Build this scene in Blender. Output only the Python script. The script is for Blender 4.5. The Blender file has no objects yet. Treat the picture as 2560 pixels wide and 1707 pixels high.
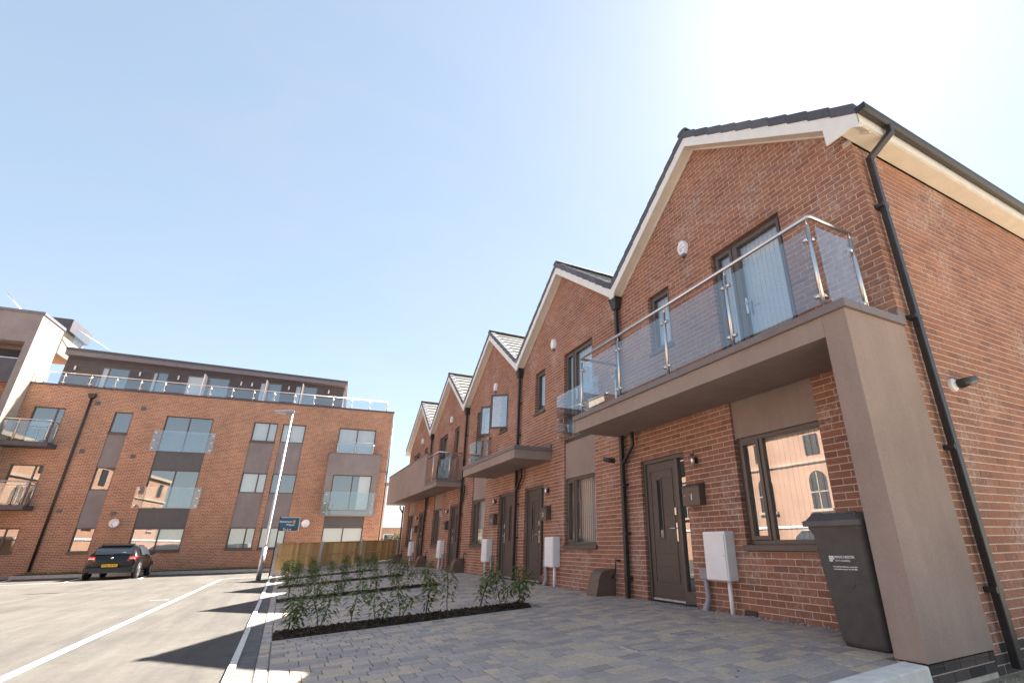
import bpy, math, random
from mathutils import Vector, Matrix
R = math.radians
random.seed(7)
scene = bpy.context.scene
COL = scene.collection

# ------------------------------------------------------------------ camera
F_PX, PP_X = 1238.27, 1280 + 169.2
PITCH, ROLL, YAW = R(21.9469), R(-0.8238), R(29.3300)
fwd = Vector((math.sin(YAW)*math.cos(PITCH), math.cos(YAW)*math.cos(PITCH), math.sin(PITCH)))
rgt0 = Vector((math.cos(YAW), -math.sin(YAW), 0)); up0 = rgt0.cross(fwd)
rgt = rgt0*math.cos(ROLL) + up0*math.sin(ROLL); upv = -rgt0*math.sin(ROLL) + up0*math.cos(ROLL)
cam_d = bpy.data.cameras.new('camera'); cam = bpy.data.objects.new('camera', cam_d); COL.objects.link(cam)
cam.matrix_world = Matrix(((rgt.x, upv.x, -fwd.x, 0), (rgt.y, upv.y, -fwd.y, 0), (rgt.z, upv.z, -fwd.z, 0), (0, 0, 0, 1)))
cam_d.sensor_width = 36; cam_d.sensor_fit = 'HORIZONTAL'; cam_d.lens = F_PX/2560*36
cam_d.shift_x = -(PP_X-1280)/2560; cam_d.clip_start = 0.05; cam_d.clip_end = 2000
scene.camera = cam

def px(p):
    p = Vector(p); d = p.dot(fwd)
    if d < .05: return None
    return PP_X + F_PX*p.dot(rgt)/d, 853.5 - F_PX*p.dot(upv)/d
def in_view(p, m=20):
    q = px(p)
    return q is not None and -m < q[0] < 2560+m and -m < q[1] < 1707+m

# ------------------------------------------------------------------ light
SUN = Vector((.775, .35, 1)).normalized()
world = bpy.data.worlds.new('World'); scene.world = world; world.use_nodes = True
wn = world.node_tree.nodes; wl = world.node_tree.links
sky = wn.new('ShaderNodeTexSky'); sky.sky_type = 'NISHITA'; sky.sun_disc = False
sky.sun_elevation = math.asin(SUN.z); sky.sun_rotation = math.atan2(SUN.x, SUN.y)
sky.air_density = 1.0; sky.dust_density = 0.4; sky.ozone_density = 1.0
tint = wn.new('ShaderNodeMix'); tint.data_type = 'RGBA'; tint.blend_type = 'MULTIPLY'; tint.inputs[0].default_value = 1   # white balance of the whole sky
tint.inputs[7].default_value = (.935, .985, 1.02, 1); gm = wn.new('ShaderNodeGamma'); gm.inputs[1].default_value = 0.5; wl.new(sky.outputs[0], gm.inputs[0])   # hazier, flatter summer sky
hs = wn.new('ShaderNodeHueSaturation'); hs.inputs['Saturation'].default_value = 1.0; wl.new(gm.outputs[0], hs.inputs['Color'])
wl.new(hs.outputs[0], tint.inputs[6]); 
# faint high cirrus over the whole sky
tcw = wn.new('ShaderNodeTexCoord'); mpw = wn.new('ShaderNodeMapping'); mpw.inputs['Scale'].default_value = (1.2, 2.6, 3.2); wl.new(tcw.outputs['Generated'], mpw.inputs[0])
cz = wn.new('ShaderNodeTexNoise'); cz.inputs['Scale'].default_value = 2.2; cz.inputs['Detail'].default_value = 7; cz.inputs['Roughness'].default_value = .62; cz.inputs['Distortion'].default_value = .6; wl.new(mpw.outputs[0], cz.inputs[0])
cr_ = wn.new('ShaderNodeValToRGB'); cr_.color_ramp.elements[0].position = .45; cr_.color_ramp.elements[0].color = (0, 0, 0, 1); cr_.color_ramp.elements[1].position = .8; cr_.color_ramp.elements[1].color = (.12, .12, .12, 1); wl.new(cz.outputs[0], cr_.inputs[0])
lum = wn.new('ShaderNodeRGBToBW'); wl.new(tint.outputs[2], lum.inputs[0]); lm2 = wn.new('ShaderNodeMath'); lm2.operation = 'MULTIPLY'; lm2.inputs[1].default_value = 1.25; wl.new(lum.outputs[0], lm2.inputs[0])
cm = wn.new('ShaderNodeMix'); cm.data_type = 'RGBA'; wl.new(cr_.outputs[0], cm.inputs[0]); wl.new(tint.outputs[2], cm.inputs[6]); wl.new(lm2.outputs[0], cm.inputs[7])
wl.new(cm.outputs[2], wn['Background'].inputs[0]); wn['Background'].inputs[1].default_value = 0.0725
sun_d = bpy.data.lights.new('sun', 'SUN'); sun_d.energy = 4.4; sun_d.angle = R(.53); sun_d.color = (1, .93, .83)
sun = bpy.data.objects.new('sun', sun_d); COL.objects.link(sun)
sun.rotation_euler = (-SUN).to_track_quat('-Z', 'Y').to_euler()
vs = scene.view_settings
vs.view_transform = 'Standard'; vs.look = 'None'; vs.gamma = 1; vs.use_curve_mapping = False
vs.exposure = 2.74
scene.render.engine = 'CYCLES'
scene.cycles.max_bounces = 10; scene.cycles.transparent_max_bounces = 24; scene.cycles.diffuse_bounces = 5

# ------------------------------------------------------------------ materials
class NT:
    def __init__(s, name):
        s.m = bpy.data.materials.new(name); s.m.use_nodes = True
        s.n = s.m.node_tree.nodes; s.l = s.m.node_tree.links
        s.b = s.n['Principled BSDF']
    def add(s, t, **k):
        n = s.n.new('ShaderNode'+t)
        for a, v in k.items(): setattr(n, a, v)
        return n
    def link(s, a, b): s.l.new(a, b)
    def mix(s, fac, a, b, bt='MIX'):
        n = s.add('Mix', data_type='RGBA', blend_type=bt)
        for i, v in ((0, fac), (6, a), (7, b)):
            if hasattr(v, 'is_linked'): s.link(v, n.inputs[i])
            else: n.inputs[i].default_value = v if i == 0 else (*v, 1)
        return n.outputs[2]
    def noise(s, scale, det=4, rough=.55, vec=None):
        n = s.add('TexNoise'); n.inputs['Scale'].default_value = scale
        n.inputs['Detail'].default_value = det; n.inputs['Roughness'].default_value = rough
        if vec is None:
            g = s.add('NewGeometry'); vec = g.outputs['Position']
        s.link(vec, n.inputs['Vector']); return n.outputs[0]
    def ramp(s, fac, stops):
        n = s.add('ValToRGB'); e = n.color_ramp.elements
        while len(e) < len(stops): e.new(.5)
        for i, (p, c) in enumerate(stops): e[i].position = p; e[i].color = (*c, 1) if len(c) == 3 else c
        s.link(fac, n.inputs[0]); return n.outputs[0]
    def math(s, op, a, b=0.):
        n = s.add('Math', operation=op)
        for i, v in ((0, a), (1, b)):
            if hasattr(v, 'is_linked'): s.link(v, n.inputs[i])
            else: n.inputs[i].default_value = v
        return n.outputs[0]
    def bump(s, h, strength=.3, dist=.01):
        n = s.add('Bump'); n.inputs['Strength'].default_value = strength; n.inputs['Distance'].default_value = dist
        s.link(h, n.inputs['Height']); s.link(n.outputs[0], s.b.inputs['Normal'])
    def tone(s):
        a = s.add('Attribute', attribute_name='tone'); o = s.add('ObjectInfo')
        return s.math('FRACT', s.math('ADD', a.outputs['Fac'], o.outputs['Random']))

def plain(name, c, rough=.6, metal=0, var=.12, vscale=6, bump=0, bscale=120, bdist=.002, spec=.5, coat=0):
    t = NT(name)
    nz = t.noise(vscale, 5, .6)
    lo = tuple(x*(1-var) for x in c); hi = tuple(min(1, x*(1+var)) for x in c)
    t.link(t.ramp(nz, [(.3, lo), (.7, hi)]), t.b.inputs['Base Color'])
    t.b.inputs['Roughness'].default_value = rough; t.b.inputs['Metallic'].default_value = metal
    t.b.inputs['Specular IOR Level'].default_value = spec
    if coat: t.b.inputs['Coat Weight'].default_value = coat; t.b.inputs['Coat Roughness'].default_value = .04
    if bump: t.bump(t.noise(bscale, 3, .6), bump, bdist)
    return t.m

def toned(name, stops, rough=.85, nscale=45, namt=.35, bump=.35, bdist=.004, spec=.3, big=None, bloom=0):
    t = NT(name); col = t.ramp(t.tone(), stops)
    nz = t.noise(nscale, 5, .65)
    col = t.mix(namt, col, t.ramp(nz, [(.3, (.35, .35, .35)), (.7, (1.25, 1.25, 1.25))]), 'MULTIPLY')
    if big:
        col = t.mix(big, col, t.ramp(t.noise(.9, 5, .6), [(.35, (.55, .55, .57)), (.65, (1.2, 1.18, 1.15))]), 'MULTIPLY')
    if bloom:
        e1 = t.math('MULTIPLY', t.noise(1.3, 5, .65), t.noise(22, 4, .7))
        col = t.mix(t.ramp(e1, [(.27, (0, 0, 0)), (.42, (bloom, bloom, bloom))]), col, (.62, .55, .5))
    t.link(col, t.b.inputs['Base Color']); t.b.inputs['Roughness'].default_value = rough
    t.b.inputs['Specular IOR Level'].default_value = spec
    t.bump(t.noise(nscale*4, 4, .6), bump, bdist)
    return t.m

M = {}
M['brick'] = toned('brick', [(0, (.26, .12, .084)), (.25, (.33, .15, .096)), (.6, (.375, .172, .108)), (.88, (.3, .142, .105)), (1, (.42, .2, .125))], big=.32, bloom=.45)
M['mortar'] = plain('mortar', (.62, .52, .43), .95, var=.15, vscale=9, bump=.4)
M['blue_brick'] = toned('blue_brick', [(0, (.06, .05, .05)), (.5, (.095, .075, .07)), (1, (.13, .10, .09))])
def weathered(name, c, streak=.3, base=None):
    t = NT(name); g = t.add('NewGeometry'); mp = t.add('Mapping'); mp.inputs['Scale'].default_value = (5, 5, .6); t.link(g.outputs['Position'], mp.inputs[0])
    st = t.noise(1.6, 6, .65, mp.outputs[0]); bl = t.noise(1.1, 6, .6); fine = t.noise(75, 5, .75)
    col = t.ramp(bl, [(.3, tuple(x*.86 for x in c)), (.7, tuple(min(1, x*1.1) for x in c))])
    col = t.mix(streak, col, t.ramp(st, [(.38, (.5, .48, .46)), (.62, (1.12, 1.12, 1.12))]), 'MULTIPLY')
    col = t.mix(.35, col, t.ramp(fine, [(.3, (.65, .65, .65)), (.7, (1.3, 1.3, 1.3))]), 'MULTIPLY')
    if base is not None:      # splash dirt low on the wall
        sx = t.add('SeparateXYZ'); t.link(g.outputs['Position'], sx.inputs[0])
        hgt = t.math('ADD', t.math('MULTIPLY', t.math('SUBTRACT', sx.outputs[2], base), 2.2), t.math('MULTIPLY', bl, -.9))
        col = t.mix(t.ramp(hgt, [(0, (.45, .45, .45)), (.45, (0, 0, 0))]), col, (.11, .09, .075))
    t.link(col, t.b.inputs['Base Color']); t.b.inputs['Roughness'].default_value = .95; t.b.inputs['Specular IOR Level'].default_value = .2
    t.bump(fine, .7, .004); return t.m
M['render'] = weathered('taupe_render', (.34, .262, .225), .12)
M['coping'] = plain('coping_metal', (.19, .155, .15), .5, var=.08, spec=.4)
M['upvc'] = plain('white_upvc', (.78, .76, .72), .4, var=.05)
M['soffit'] = plain('white_soffit', (.74, .68, .6), .5, var=.06)
M['tile'] = toned('roof_tile', [(0, (.17, .165, .155)), (.5, (.21, .2, .185)), (1, (.25, .24, .22))], rough=.4, nscale=20, bump=.2, spec=.5)  # sun glare on the slopes put into the colour, paler than the verge
M['verge'] = toned('verge_tile', [(0, (.085, .085, .1)), (.5, (.11, .11, .125)), (1, (.13, .13, .145))], rough=.5, nscale=20, bump=.2)  # same tile colour without the sunlit paling
M['frame'] = plain('brown_frame', (.105, .082, .072), .38, var=.1, spec=.5)
M['grey_frame'] = plain('grey_frame', (.15, .15, .175), .35, var=.08, spec=.5)
M['door'] = plain('dark_door', (.082, .064, .056), .42, var=.15, vscale=14, bump=.15, bscale=60)
M['black'] = plain('black_plastic', (.03, .028, .028), .4, var=.2)
M['bin'] = plain('bin_plastic', (.1, .09, .088), .55, var=.15, vscale=10, bump=.15, bscale=300)
M['steel'] = plain('brushed_steel', (.72, .7, .68), .28, 1, var=.05)
M['galv'] = plain('galvanised_steel', (.55, .56, .58), .45, .8, var=.2, vscale=12)
M['white'] = plain('white_paint', (.86, .85, .86), .45, var=.05)
M['grey_plastic'] = plain('grey_plastic', (.33, .31, .34), .5)
M['blind'] = plain('blind_fabric', (.78, .75, .7), .9, var=.05)
M['room'] = plain('room_plaster', (.4, .36, .32), .9)
M['dark_room'] = plain('dark_room', (.06, .05, .045), .9)
M['rust'] = plain('brown_metal', (.16, .105, .08), .5, var=.18, vscale=5)
M['concrete'] = plain('concrete', (.46, .43, .4), .9, var=.18, vscale=8, bump=.4, bscale=90)
M['kerb'] = plain('pale_kerb', (.72, .67, .6), .85, var=.15, vscale=10, bump=.3, bscale=120)
M['channel'] = plain('drain_channel', (.135, .12, .115), .8, var=.3, vscale=7, bump=.4)
t = NT('road_paint'); w = t.noise(60, 5, .75); w2 = t.noise(4, 5, .6)
c = t.mix(t.ramp(w, [(.56, (0, 0, 0)), (.66, (.75, .75, .75))]), t.ramp(w2, [(.3, (.6, .58, .54)), (.7, (.76, .75, .71))]), (.2, .185, .165))
t.link(c, t.b.inputs['Base Color']); t.b.inputs['Roughness'].default_value = .75; t.bump(w, .4, .003); M['line'] = t.m
M['soil'] = plain('soil', (.05, .034, .024), .95, var=.4, vscale=30, bump=.8, bscale=60, bdist=.02)
M['bark'] = toned('bark_chips', [(0, (.028, .018, .012)), (.5, (.06, .036, .022)), (.85, (.09, .055, .033)), (1, (.2, .14, .09))], .9)
M['stones'] = toned('pale_stones', [(0, (.28, .26, .28)), (.5, (.45, .43, .43)), (1, (.62, .58, .55))], .8)
M['paver'] = toned('paving_block', [(0, (.4, .335, .305)), (.25, (.47, .4, .36)), (.45, (.53, .45, .385)), (.62, (.6, .485, .375)), (.8, (.66, .52, .37)), (.9, (.54, .455, .395)), (1, (.43, .365, .335))], .66, 30, .4, .4, .004, big=.3)
M['joint'] = plain('joint_sand', (.24, .21, .175), .95, var=.3, vscale=40)
M['stem'] = plain('green_stem', (.085, .075, .035), .8)
def leafmat(name, a, b):
    t = NT(name); c = t.ramp(t.tone(), [(0, a), (.85, b), (1, (b[0]*1.6, b[1]*1.25, b[2]))])
    t.link(c, t.b.inputs['Base Color']); t.b.inputs['Roughness'].default_value = .42
    tr = t.add('BsdfTranslucent'); t.link(c, tr.inputs[0]); mx = t.add('MixShader'); mx.inputs[0].default_value = .42
    t.link(t.b.outputs[0], mx.inputs[1]); t.link(tr.outputs[0], mx.inputs[2])
    t.link(mx.outputs[0], t.n['Material Output'].inputs[0]); return t.m
M['leaf'] = leafmat('shrub_leaf', (.08, .13, .03), (.2, .25, .065))
M['tree_leaf'] = leafmat('tree_leaf', (.05, .075, .02), (.12, .13, .035))
M['wood'] = toned('fence_wood', [(0, (.4, .235, .1)), (.5, (.55, .34, .15)), (1, (.68, .45, .21))], .85, 25, .4)
M['slate'] = plain('dark_cladding', (.075, .07, .082), .6, var=.12, vscale=2)
M['grey_clad'] = plain('grey_fascia', (.15, .15, .17), .5, var=.1)
M['rgrey'] = weathered('grey_render', (.27, .235, .23), .1)
M['cream'] = weathered('cream_render', (.5, .42, .34), .1)
M['dkpanel'] = plain('dark_panel', (.1, .095, .1), .5, var=.1)
M['sign_blue'] = plain('sign_blue', (.035, .12, .2), .5, var=.05)
M['sign_orange'] = plain('sign_orange', (.75, .33, .1), .5)
M['car'] = plain('black_car_paint', (.008, .008, .008), .2, var=.1, spec=.35, coat=.25)
M['silver'] = plain('silver_car_paint', (.55, .56, .58), .3, .6, var=.05, coat=1)
M['carglass'] = plain('car_glass', (.02, .024, .03), .05, var=.05, spec=.8)
M['tyre'] = plain('tyre_rubber', (.02, .02, .02), .85)
M['redlens'] = plain('red_lens', (.55, .012, .02), .15, var=.05)
M['clearlens'] = plain('clear_lens', (.75, .7, .6), .15, var=.05)
M['plate'] = plain('yellow_plate', (.8, .5, .02), .5, var=.05)
M['curtain'] = plain('orange_curtain', (.42, .2, .06), .9)
M['gravel'] = plain('beige_gravel', (.36, .3, .22), .95, var=.35, vscale=70, bump=.9, bscale=110, bdist=.015)
M['yard'] = plain('yard_concrete', (.3, .28, .26), .95, var=.2, vscale=1.2)
M['grass'] = plain('weed_green', (.05, .07, .025), .9)

def glass(name, tint, rough=.0, base=.0, refl=(1, 1, 1)):
    t = NT(name); t.n.remove(t.b)
    tr = t.add('BsdfTransparent'); tr.inputs[0].default_value = (*tint, 1)
    gl = t.add('BsdfGlossy'); gl.inputs['Color'].default_value = (*refl, 1); gl.inputs['Roughness'].default_value = rough
    g = t.add('NewGeometry'); dp = t.add('VectorMath', operation='DOT_PRODUCT'); t.link(g.outputs['Incoming'], dp.inputs[0]); t.link(g.outputs['Normal'], dp.inputs[1])
    c = t.math('SUBTRACT', 1., t.math('ABSOLUTE', dp.outputs['Value'])); fac = t.math('ADD', t.math('MULTIPLY', t.math('POWER', c, 5.), 1-base), base)
    mx = t.add('MixShader'); t.link(fac, mx.inputs[0]); t.link(tr.outputs[0], mx.inputs[1]); t.link(gl.outputs[0], mx.inputs[2])
    t.link(mx.outputs[0], t.n['Material Output'].inputs[0]); return t.m
M['pane'] = glass('window_glass', (.82, .84, .84), 0, .27)
M['bglass'] = glass('balcony_glass', (.88, .915, .935), 0, .115)

# asphalt: fine aggregate, soft stains, a few darker seams
t = NT('asphalt'); n1 = t.noise(.5, 7, .65); n2 = t.noise(170, 3, .75); n3 = t.noise(5, 6, .7); n4 = t.noise(28, 5, .75)
g = t.add('NewGeometry'); mp = t.add('Mapping'); mp.inputs['Scale'].default_value = (3.2, .22, 1); t.link(g.outputs['Position'], mp.inputs[0]); n5 = t.noise(1.3, 5, .6, mp.outputs[0])
c = t.ramp(n1, [(.3, (.078, .0715, .065)), (.7, (.108, .099, .089))])
c = t.mix(.6, c, t.ramp(n2, [(.35, (.45, .45, .45)), (.65, (1.5, 1.5, 1.5))]), 'MULTIPLY')
c = t.mix(.4, c, t.ramp(n4, [(.35, (.7, .7, .7)), (.65, (1.25, 1.25, 1.25))]), 'MULTIPLY')
c = t.mix(.4, c, t.ramp(n3, [(.3, (.75, .75, .76)), (.7, (1.2, 1.2, 1.18))]), 'MULTIPLY')
c = t.mix(.55, c, t.ramp(n5, [(.35, (.62, .62, .64)), (.6, (1.12, 1.12, 1.1))]), 'MULTIPLY')
sp = t.noise(1.9, 3, .5); c = t.mix(t.ramp(sp, [(.70, (0, 0, 0)), (.76, (.6, .6, .6))]), c, (.06, .055, .05))
t.link(c, t.b.inputs['Base Color']); t.b.inputs['Roughness'].default_value = .88; t.b.inputs['Specular IOR Level'].default_value = .3
t.bump(n2, .6, .005); M['asphalt'] = t.m

def brick_tex(name, c1, c2, cm):   # far brickwork, in object x/z coordinates
    t = NT(name); tc = t.add('TexCoord'); sx = t.add('SeparateXYZ'); t.link(tc.outputs['Object'], sx.inputs[0])
    cb = t.add('CombineXYZ'); t.link(t.math('ADD', sx.outputs[0], sx.outputs[1]), cb.inputs[0]); t.link(sx.outputs[2], cb.inputs[1])
    bt = t.add('TexBrick'); t.link(cb.outputs[0], bt.inputs['Vector'])
    for k, v in (('Scale', 1), ('Mortar Size', .008), ('Mortar Smooth', .1), ('Bias', 0), ('Brick Width', .225), ('Row Height', .075)): bt.inputs[k].default_value = v
    bt.inputs['Color1'].default_value = (*c1, 1); bt.inputs['Color2'].default_value = (*c2, 1); bt.inputs['Mortar'].default_value = (*cm, 1)
    c = t.mix(.45, bt.outputs[0], t.ramp(t.noise(.8, 6, .65), [(.3, (.6, .6, .62)), (.7, (1.25, 1.2, 1.15))]), 'MULTIPLY')
    c = t.mix(.3, c, t.ramp(t.noise(14, 4, .6), [(.3, (.6, .6, .6)), (.7, (1.3, 1.3, 1.3))]), 'MULTIPLY')
    t.link(c, t.b.inputs['Base Color']); t.b.inputs['Roughness'].default_value = .9; t.b.inputs['Specular IOR Level'].default_value = .2
    t.bump(bt.outputs['Fac'], -.6, .006); return t.m
M['farbrick'] = brick_tex('flats_brickwork', (.44, .2, .115), (.31, .135, .082), (.6, .48, .37))
M['oldbrick'] = brick_tex('old_brickwork', (.5, .29, .2), (.43, .24, .165), (.5, .4, .32))

# ------------------------------------------------------------------ mesh helpers
class MB:
    def __init__(s): s.v = []; s.f = []; s.mi = []; s.t = []; s.sm = []
    def add(s, vs, fs, m=0, tone=None, smooth=False):
        b = len(s.v); s.v.extend(tuple(p) for p in vs); tone = 0. if tone is None else tone
        for f in fs:
            s.f.append(tuple(b+i for i in f)); s.mi.append(m); s.t.append(tone); s.sm.append(smooth)
        return s
    def box(s, x0, x1, y0, y1, z0, z1, m=0, tone=None):
        x0, x1 = min(x0, x1), max(x0, x1); y0, y1 = min(y0, y1), max(y0, y1); z0, z1 = min(z0, z1), max(z0, z1)
        return s.add([(x0, y0, z0), (x1, y0, z0), (x1, y1, z0), (x0, y1, z0), (x0, y0, z1), (x1, y0, z1), (x1, y1, z1), (x0, y1, z1)],
                     [(0, 3, 2, 1), (4, 5, 6, 7), (0, 1, 5, 4), (1, 2, 6, 5), (2, 3, 7, 6), (3, 0, 4, 7)], m, tone)
    def hexa(s, p, m=0, tone=None):       # 8 points: bottom ring then top ring
        return s.add(p, [(0, 3, 2, 1), (4, 5, 6, 7), (0, 1, 5, 4), (1, 2, 6, 5), (2, 3, 7, 6), (3, 0, 4, 7)], m, tone)
    def quad(s, a, b, c, d, m=0, tone=None): return s.add([a, b, c, d], [(0, 1, 2, 3)], m, tone)
    def prism(s, poly, f0, f1, m=0, tone=None, smooth=False):   # poly of 2d, f0/f1 map 2d -> 3d at both ends
        n = len(poly); vs = [f0(*p) for p in poly]+[f1(*p) for p in poly]
        fs = [tuple(range(n))[::-1], tuple(range(n, 2*n))]+[(i, (i+1) % n, n+(i+1) % n, n+i) for i in range(n)]
        return s.add(vs, fs, m, tone, smooth)
    def tube(s, pts, r, seg=10, m=0, tone=None, sq=False, caps=True):
        pts = [Vector(p) for p in pts]; rs = r if isinstance(r, (list, tuple)) else [r]*len(pts)
        b = len(s.v); prev = None
        for i, p in enumerate(pts):
            d = ((pts[i+1]-p) if i == 0 else (p-pts[i-1]) if i == len(pts)-1 else (pts[i+1]-p).normalized()+(p-pts[i-1]).normalized()).normalized()
            if prev is None:
                a = Vector((0, 0, 1)) if abs(d.z) < .9 else Vector((1, 0, 0))
                u = d.cross(a).normalized()
            else: u = (prev-d*prev.dot(d)).normalized()
            prev = u; w = d.cross(u)
            for k in range(seg):
                an = 2*math.pi*(k+(.5 if sq else 0))/seg
                s.v.append(tuple(p+(u*math.cos(an)+w*math.sin(an))*rs[i]*(1.414 if sq else 1)))
        tone = 0. if tone is None else tone
        def af(f, sm): s.f.append(f); s.mi.append(m); s.t.append(tone); s.sm.append(sm)
        for i in range(len(pts)-1):
            for k in range(seg):
                af((b+i*seg+k, b+i*seg+(k+1) % seg, b+(i+1)*seg+(k+1) % seg, b+(i+1)*seg+k), not sq)
        if caps:
            af(tuple(b+k for k in range(seg))[::-1], False); e = b+(len(pts)-1)*seg; af(tuple(e+k for k in range(seg)), False)
        return s
    def lathe(s, prof, c, seg=24, m=0, axis='z'):   # profile of (r, h)
        b = len(s.v)
        for r, h in prof:
            for k in range(seg):
                a = 2*math.pi*k/seg; x, y = r*math.cos(a), r*math.sin(a)
                s.v.append((c[0]+x, c[1]+y, c[2]+h) if axis == 'z' else (c[0]+h, c[1]+x, c[2]+y) if axis == 'x' else (c[0]+x, c[1]+h, c[2]+y))
        for i in range(len(prof)-1):
            for k in range(seg):
                s.f.append((b+i*seg+k, b+i*seg+(k+1) % seg, b+(i+1)*seg+(k+1) % seg, b+(i+1)*seg+k)); s.mi.append(m); s.t.append(0.); s.sm.append(True)
        return s
    def build(s, name, mats, parent=None, local=False, bevel=0, kind=None, label=None, loc=None):
        if not isinstance(mats, (list, tuple)): mats = [mats]
        off = Vector((0, 0, 0))
        if loc is not None: off = Vector(loc)
        elif parent is not None and not local: off = WORLD.get(parent.name, Vector((0, 0, 0)))
        me = bpy.data.meshes.new(name)
        me.from_pydata([tuple(Vector(p)-off) for p in s.v] if off.length else s.v, [], s.f)
        for k in mats: me.materials.append(M[k] if isinstance(k, str) else k)
        me.polygons.foreach_set('material_index', s.mi); me.polygons.foreach_set('use_smooth', s.sm)
        at = me.attributes.new('tone', 'FLOAT', 'FACE'); at.data.foreach_set('value', s.t)
        me.update()
        o = bpy.data.objects.new(name, me); COL.objects.link(o)
        if parent is not None: o.parent = parent
        if loc is not None: o.location = loc
        WORLD[o.name] = off
        if bevel:
            b = o.modifiers.new('bevel', 'BEVEL'); b.width = bevel; b.segments = 2; b.limit_method = 'ANGLE'; b.angle_limit = R(40)
        if kind: o['kind'] = kind
        if label: o['label'] = label
        return o
WORLD = {}
def thing(name, label, cat, loc, group=None, rotz=0):
    o = bpy.data.objects.new(name, None); COL.objects.link(o); o.location = loc; o.rotation_euler = (0, 0, rotz)
    o.empty_display_size = .2; WORLD[o.name] = Vector(loc)
    o['label'] = label; o['category'] = cat
    if group: o['group'] = group
    return o
def tag(o, label, cat, group=None):
    o['label'] = label; o['category'] = cat
    if group: o['group'] = group
    return o
def dup(o, parent, loc=None, name=None):
    c = o.copy(); COL.objects.link(c); c.parent = parent
    if loc is not None: c.location = loc
    return c
def copy_tree(o, parent=None):
    c = o.copy(); COL.objects.link(c); c.parent = parent
    for ch in list(o.children): copy_tree(ch, c)
    return c
def text_mesh(txt, size, name, mat, parent, origin, ux, uy, align='LEFT', ext=.0008, bold=0):
    cu = bpy.data.curves.new('txt', 'FONT'); cu.body = txt; cu.size = size; cu.extrude = ext; cu.align_x = align; cu.offset = bold
    ob = bpy.data.objects.new('txt', cu); COL.objects.link(ob)
    me = bpy.data.meshes.new_from_object(ob.evaluated_get(bpy.context.evaluated_depsgraph_get()))
    bpy.data.objects.remove(ob); bpy.data.curves.remove(cu)
    ux = Vector(ux).normalized(); uy = Vector(uy).normalized(); uz = ux.cross(uy)
    m = Matrix(((ux.x, uy.x, uz.x, origin[0]), (ux.y, uy.y, uz.y, origin[1]), (ux.z, uy.z, uz.z, origin[2]), (0, 0, 0, 1)))
    off = WORLD.get(parent.name, Vector((0, 0, 0)))
    me.transform(Matrix.Translation(-off) @ m); me.materials.clear(); me.materials.append(M[mat])
    o = bpy.data.objects.new(name, me); COL.objects.link(o); o.parent = parent; WORLD[o.name] = off
    return o

# ------------------------------------------------------------------ ground
def zk(Y): return -1.03-.008*(Y-6)             # level along the kerb
def zd(X, Y):                                  # driveway surface
    k = max(0, min(1, X/4.2)); return zk(Y)*(1-k)+(-.875)*k
ZG = -.93
def struct(o): o['kind'] = 'structure'; return o
struct(MB().quad((-500, -500, -1.75), (500, -500, -1.75), (500, 900, -1.75), (-500, 900, -1.75)).build('ground', 'yard'))
mb = MB()
ys = [-40, 0, 6, 12, 18, 24, 30, 36.5]
for a, b in zip(ys, ys[1:]):
    mb.quad((-70, a, zk(a)-.02), (-.24, a, zk(a)-.02), (-.24, b, zk(b)-.02), (-70, b, zk(b)-.02))
road = struct(mb.build('road', 'asphalt'))
struct(MB().quad((-.24, 26.0, -1.235), (60, 26.0, -1.235), (60, 90, -1.26), (-.24, 90, -1.26)).build('yard', 'yard'))
# painted lines on the road
def stripe(p, q, w, name='road_marking'):
    p = Vector((*p, 0)); q = Vector((*q, 0)); d = (q-p).normalized(); s_ = Vector((-d.y, d.x, 0))*w/2
    m = MB(); n = max(1, int((q-p).length/1.5))
    for i in range(n):
        a = p.lerp(q, i/n); b = p.lerp(q, (i+1)/n)
        c4 = [a-s_, b-s_, b+s_, a+s_]
        m.add([(c.x, c.y, zk(c.y)-.02+.004) for c in c4], [(3, 2, 1, 0)] if False else [(0, 1, 2, 3)])
    o = m.build(name, 'line', road); return o
stripe((-2.0, -6), (-1.9, 25.9), .1); stripe((-1.9, 25.95), (-.3, 26.4), .08)
stripe((-9.4, 28.0), (-10.4, 33.9), .1); stripe((-7.3, 28.85), (-7.9, 33.9), .1); stripe((-9.4, 28.0), (-7.0, 28.75), .09)
stripe((-5.1, 29.6), (-5.5, 33.2), .1)
# sunk gully cover in the road
gc = MB().box(-2.45, -2.1, 15.7, 16.05, -1.13, zk(15.9)-.015)
gc.build('gully_cover', 'channel', road)
# kerb strip and drain channel between road and driveway
mb = MB(); mc = MB(); yy = -6.
while yy < 26.2:
    y2 = min(yy+.912, 26.3)
    mb.hexa([(-.245, yy, zk(yy)-.2), (-.185, yy, zk(yy)-.2), (-.185, y2, zk(y2)-.2), (-.245, y2, zk(y2)-.2),
             (-.245, yy+.004, zk(yy)+.012), (-.185, yy+.004, zk(yy)+.012), (-.185, y2-.004, zk(y2)+.012), (-.245, y2-.004, zk(y2)+.012)])
    yy = y2
kerb = mb.build('kerb', 'kerb'); struct(kerb)
yy = -6.; mc = MB()
while yy < 26.2:
    y2 = min(yy+1.0, 26.3)
    mc.hexa([(-.182, yy, zk(yy)-.2), (-.035, yy, zk(yy)-.2), (-.035, y2, zk(y2)-.2), (-.182, y2, zk(y2)-.2),
             (-.182, yy+.003, zk(yy)-.006), (-.035, yy+.003, zk(yy)-.006), (-.035, y2-.003, zk(y2)-.006), (-.182, y2-.003, zk(y2)-.006)])
    mc.box(-.112, -.104, yy, y2, zk(yy)-.1, zk(y2)-.003)
    yy = y2
struct(mc.build('drain_channel', 'channel'))

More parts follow.
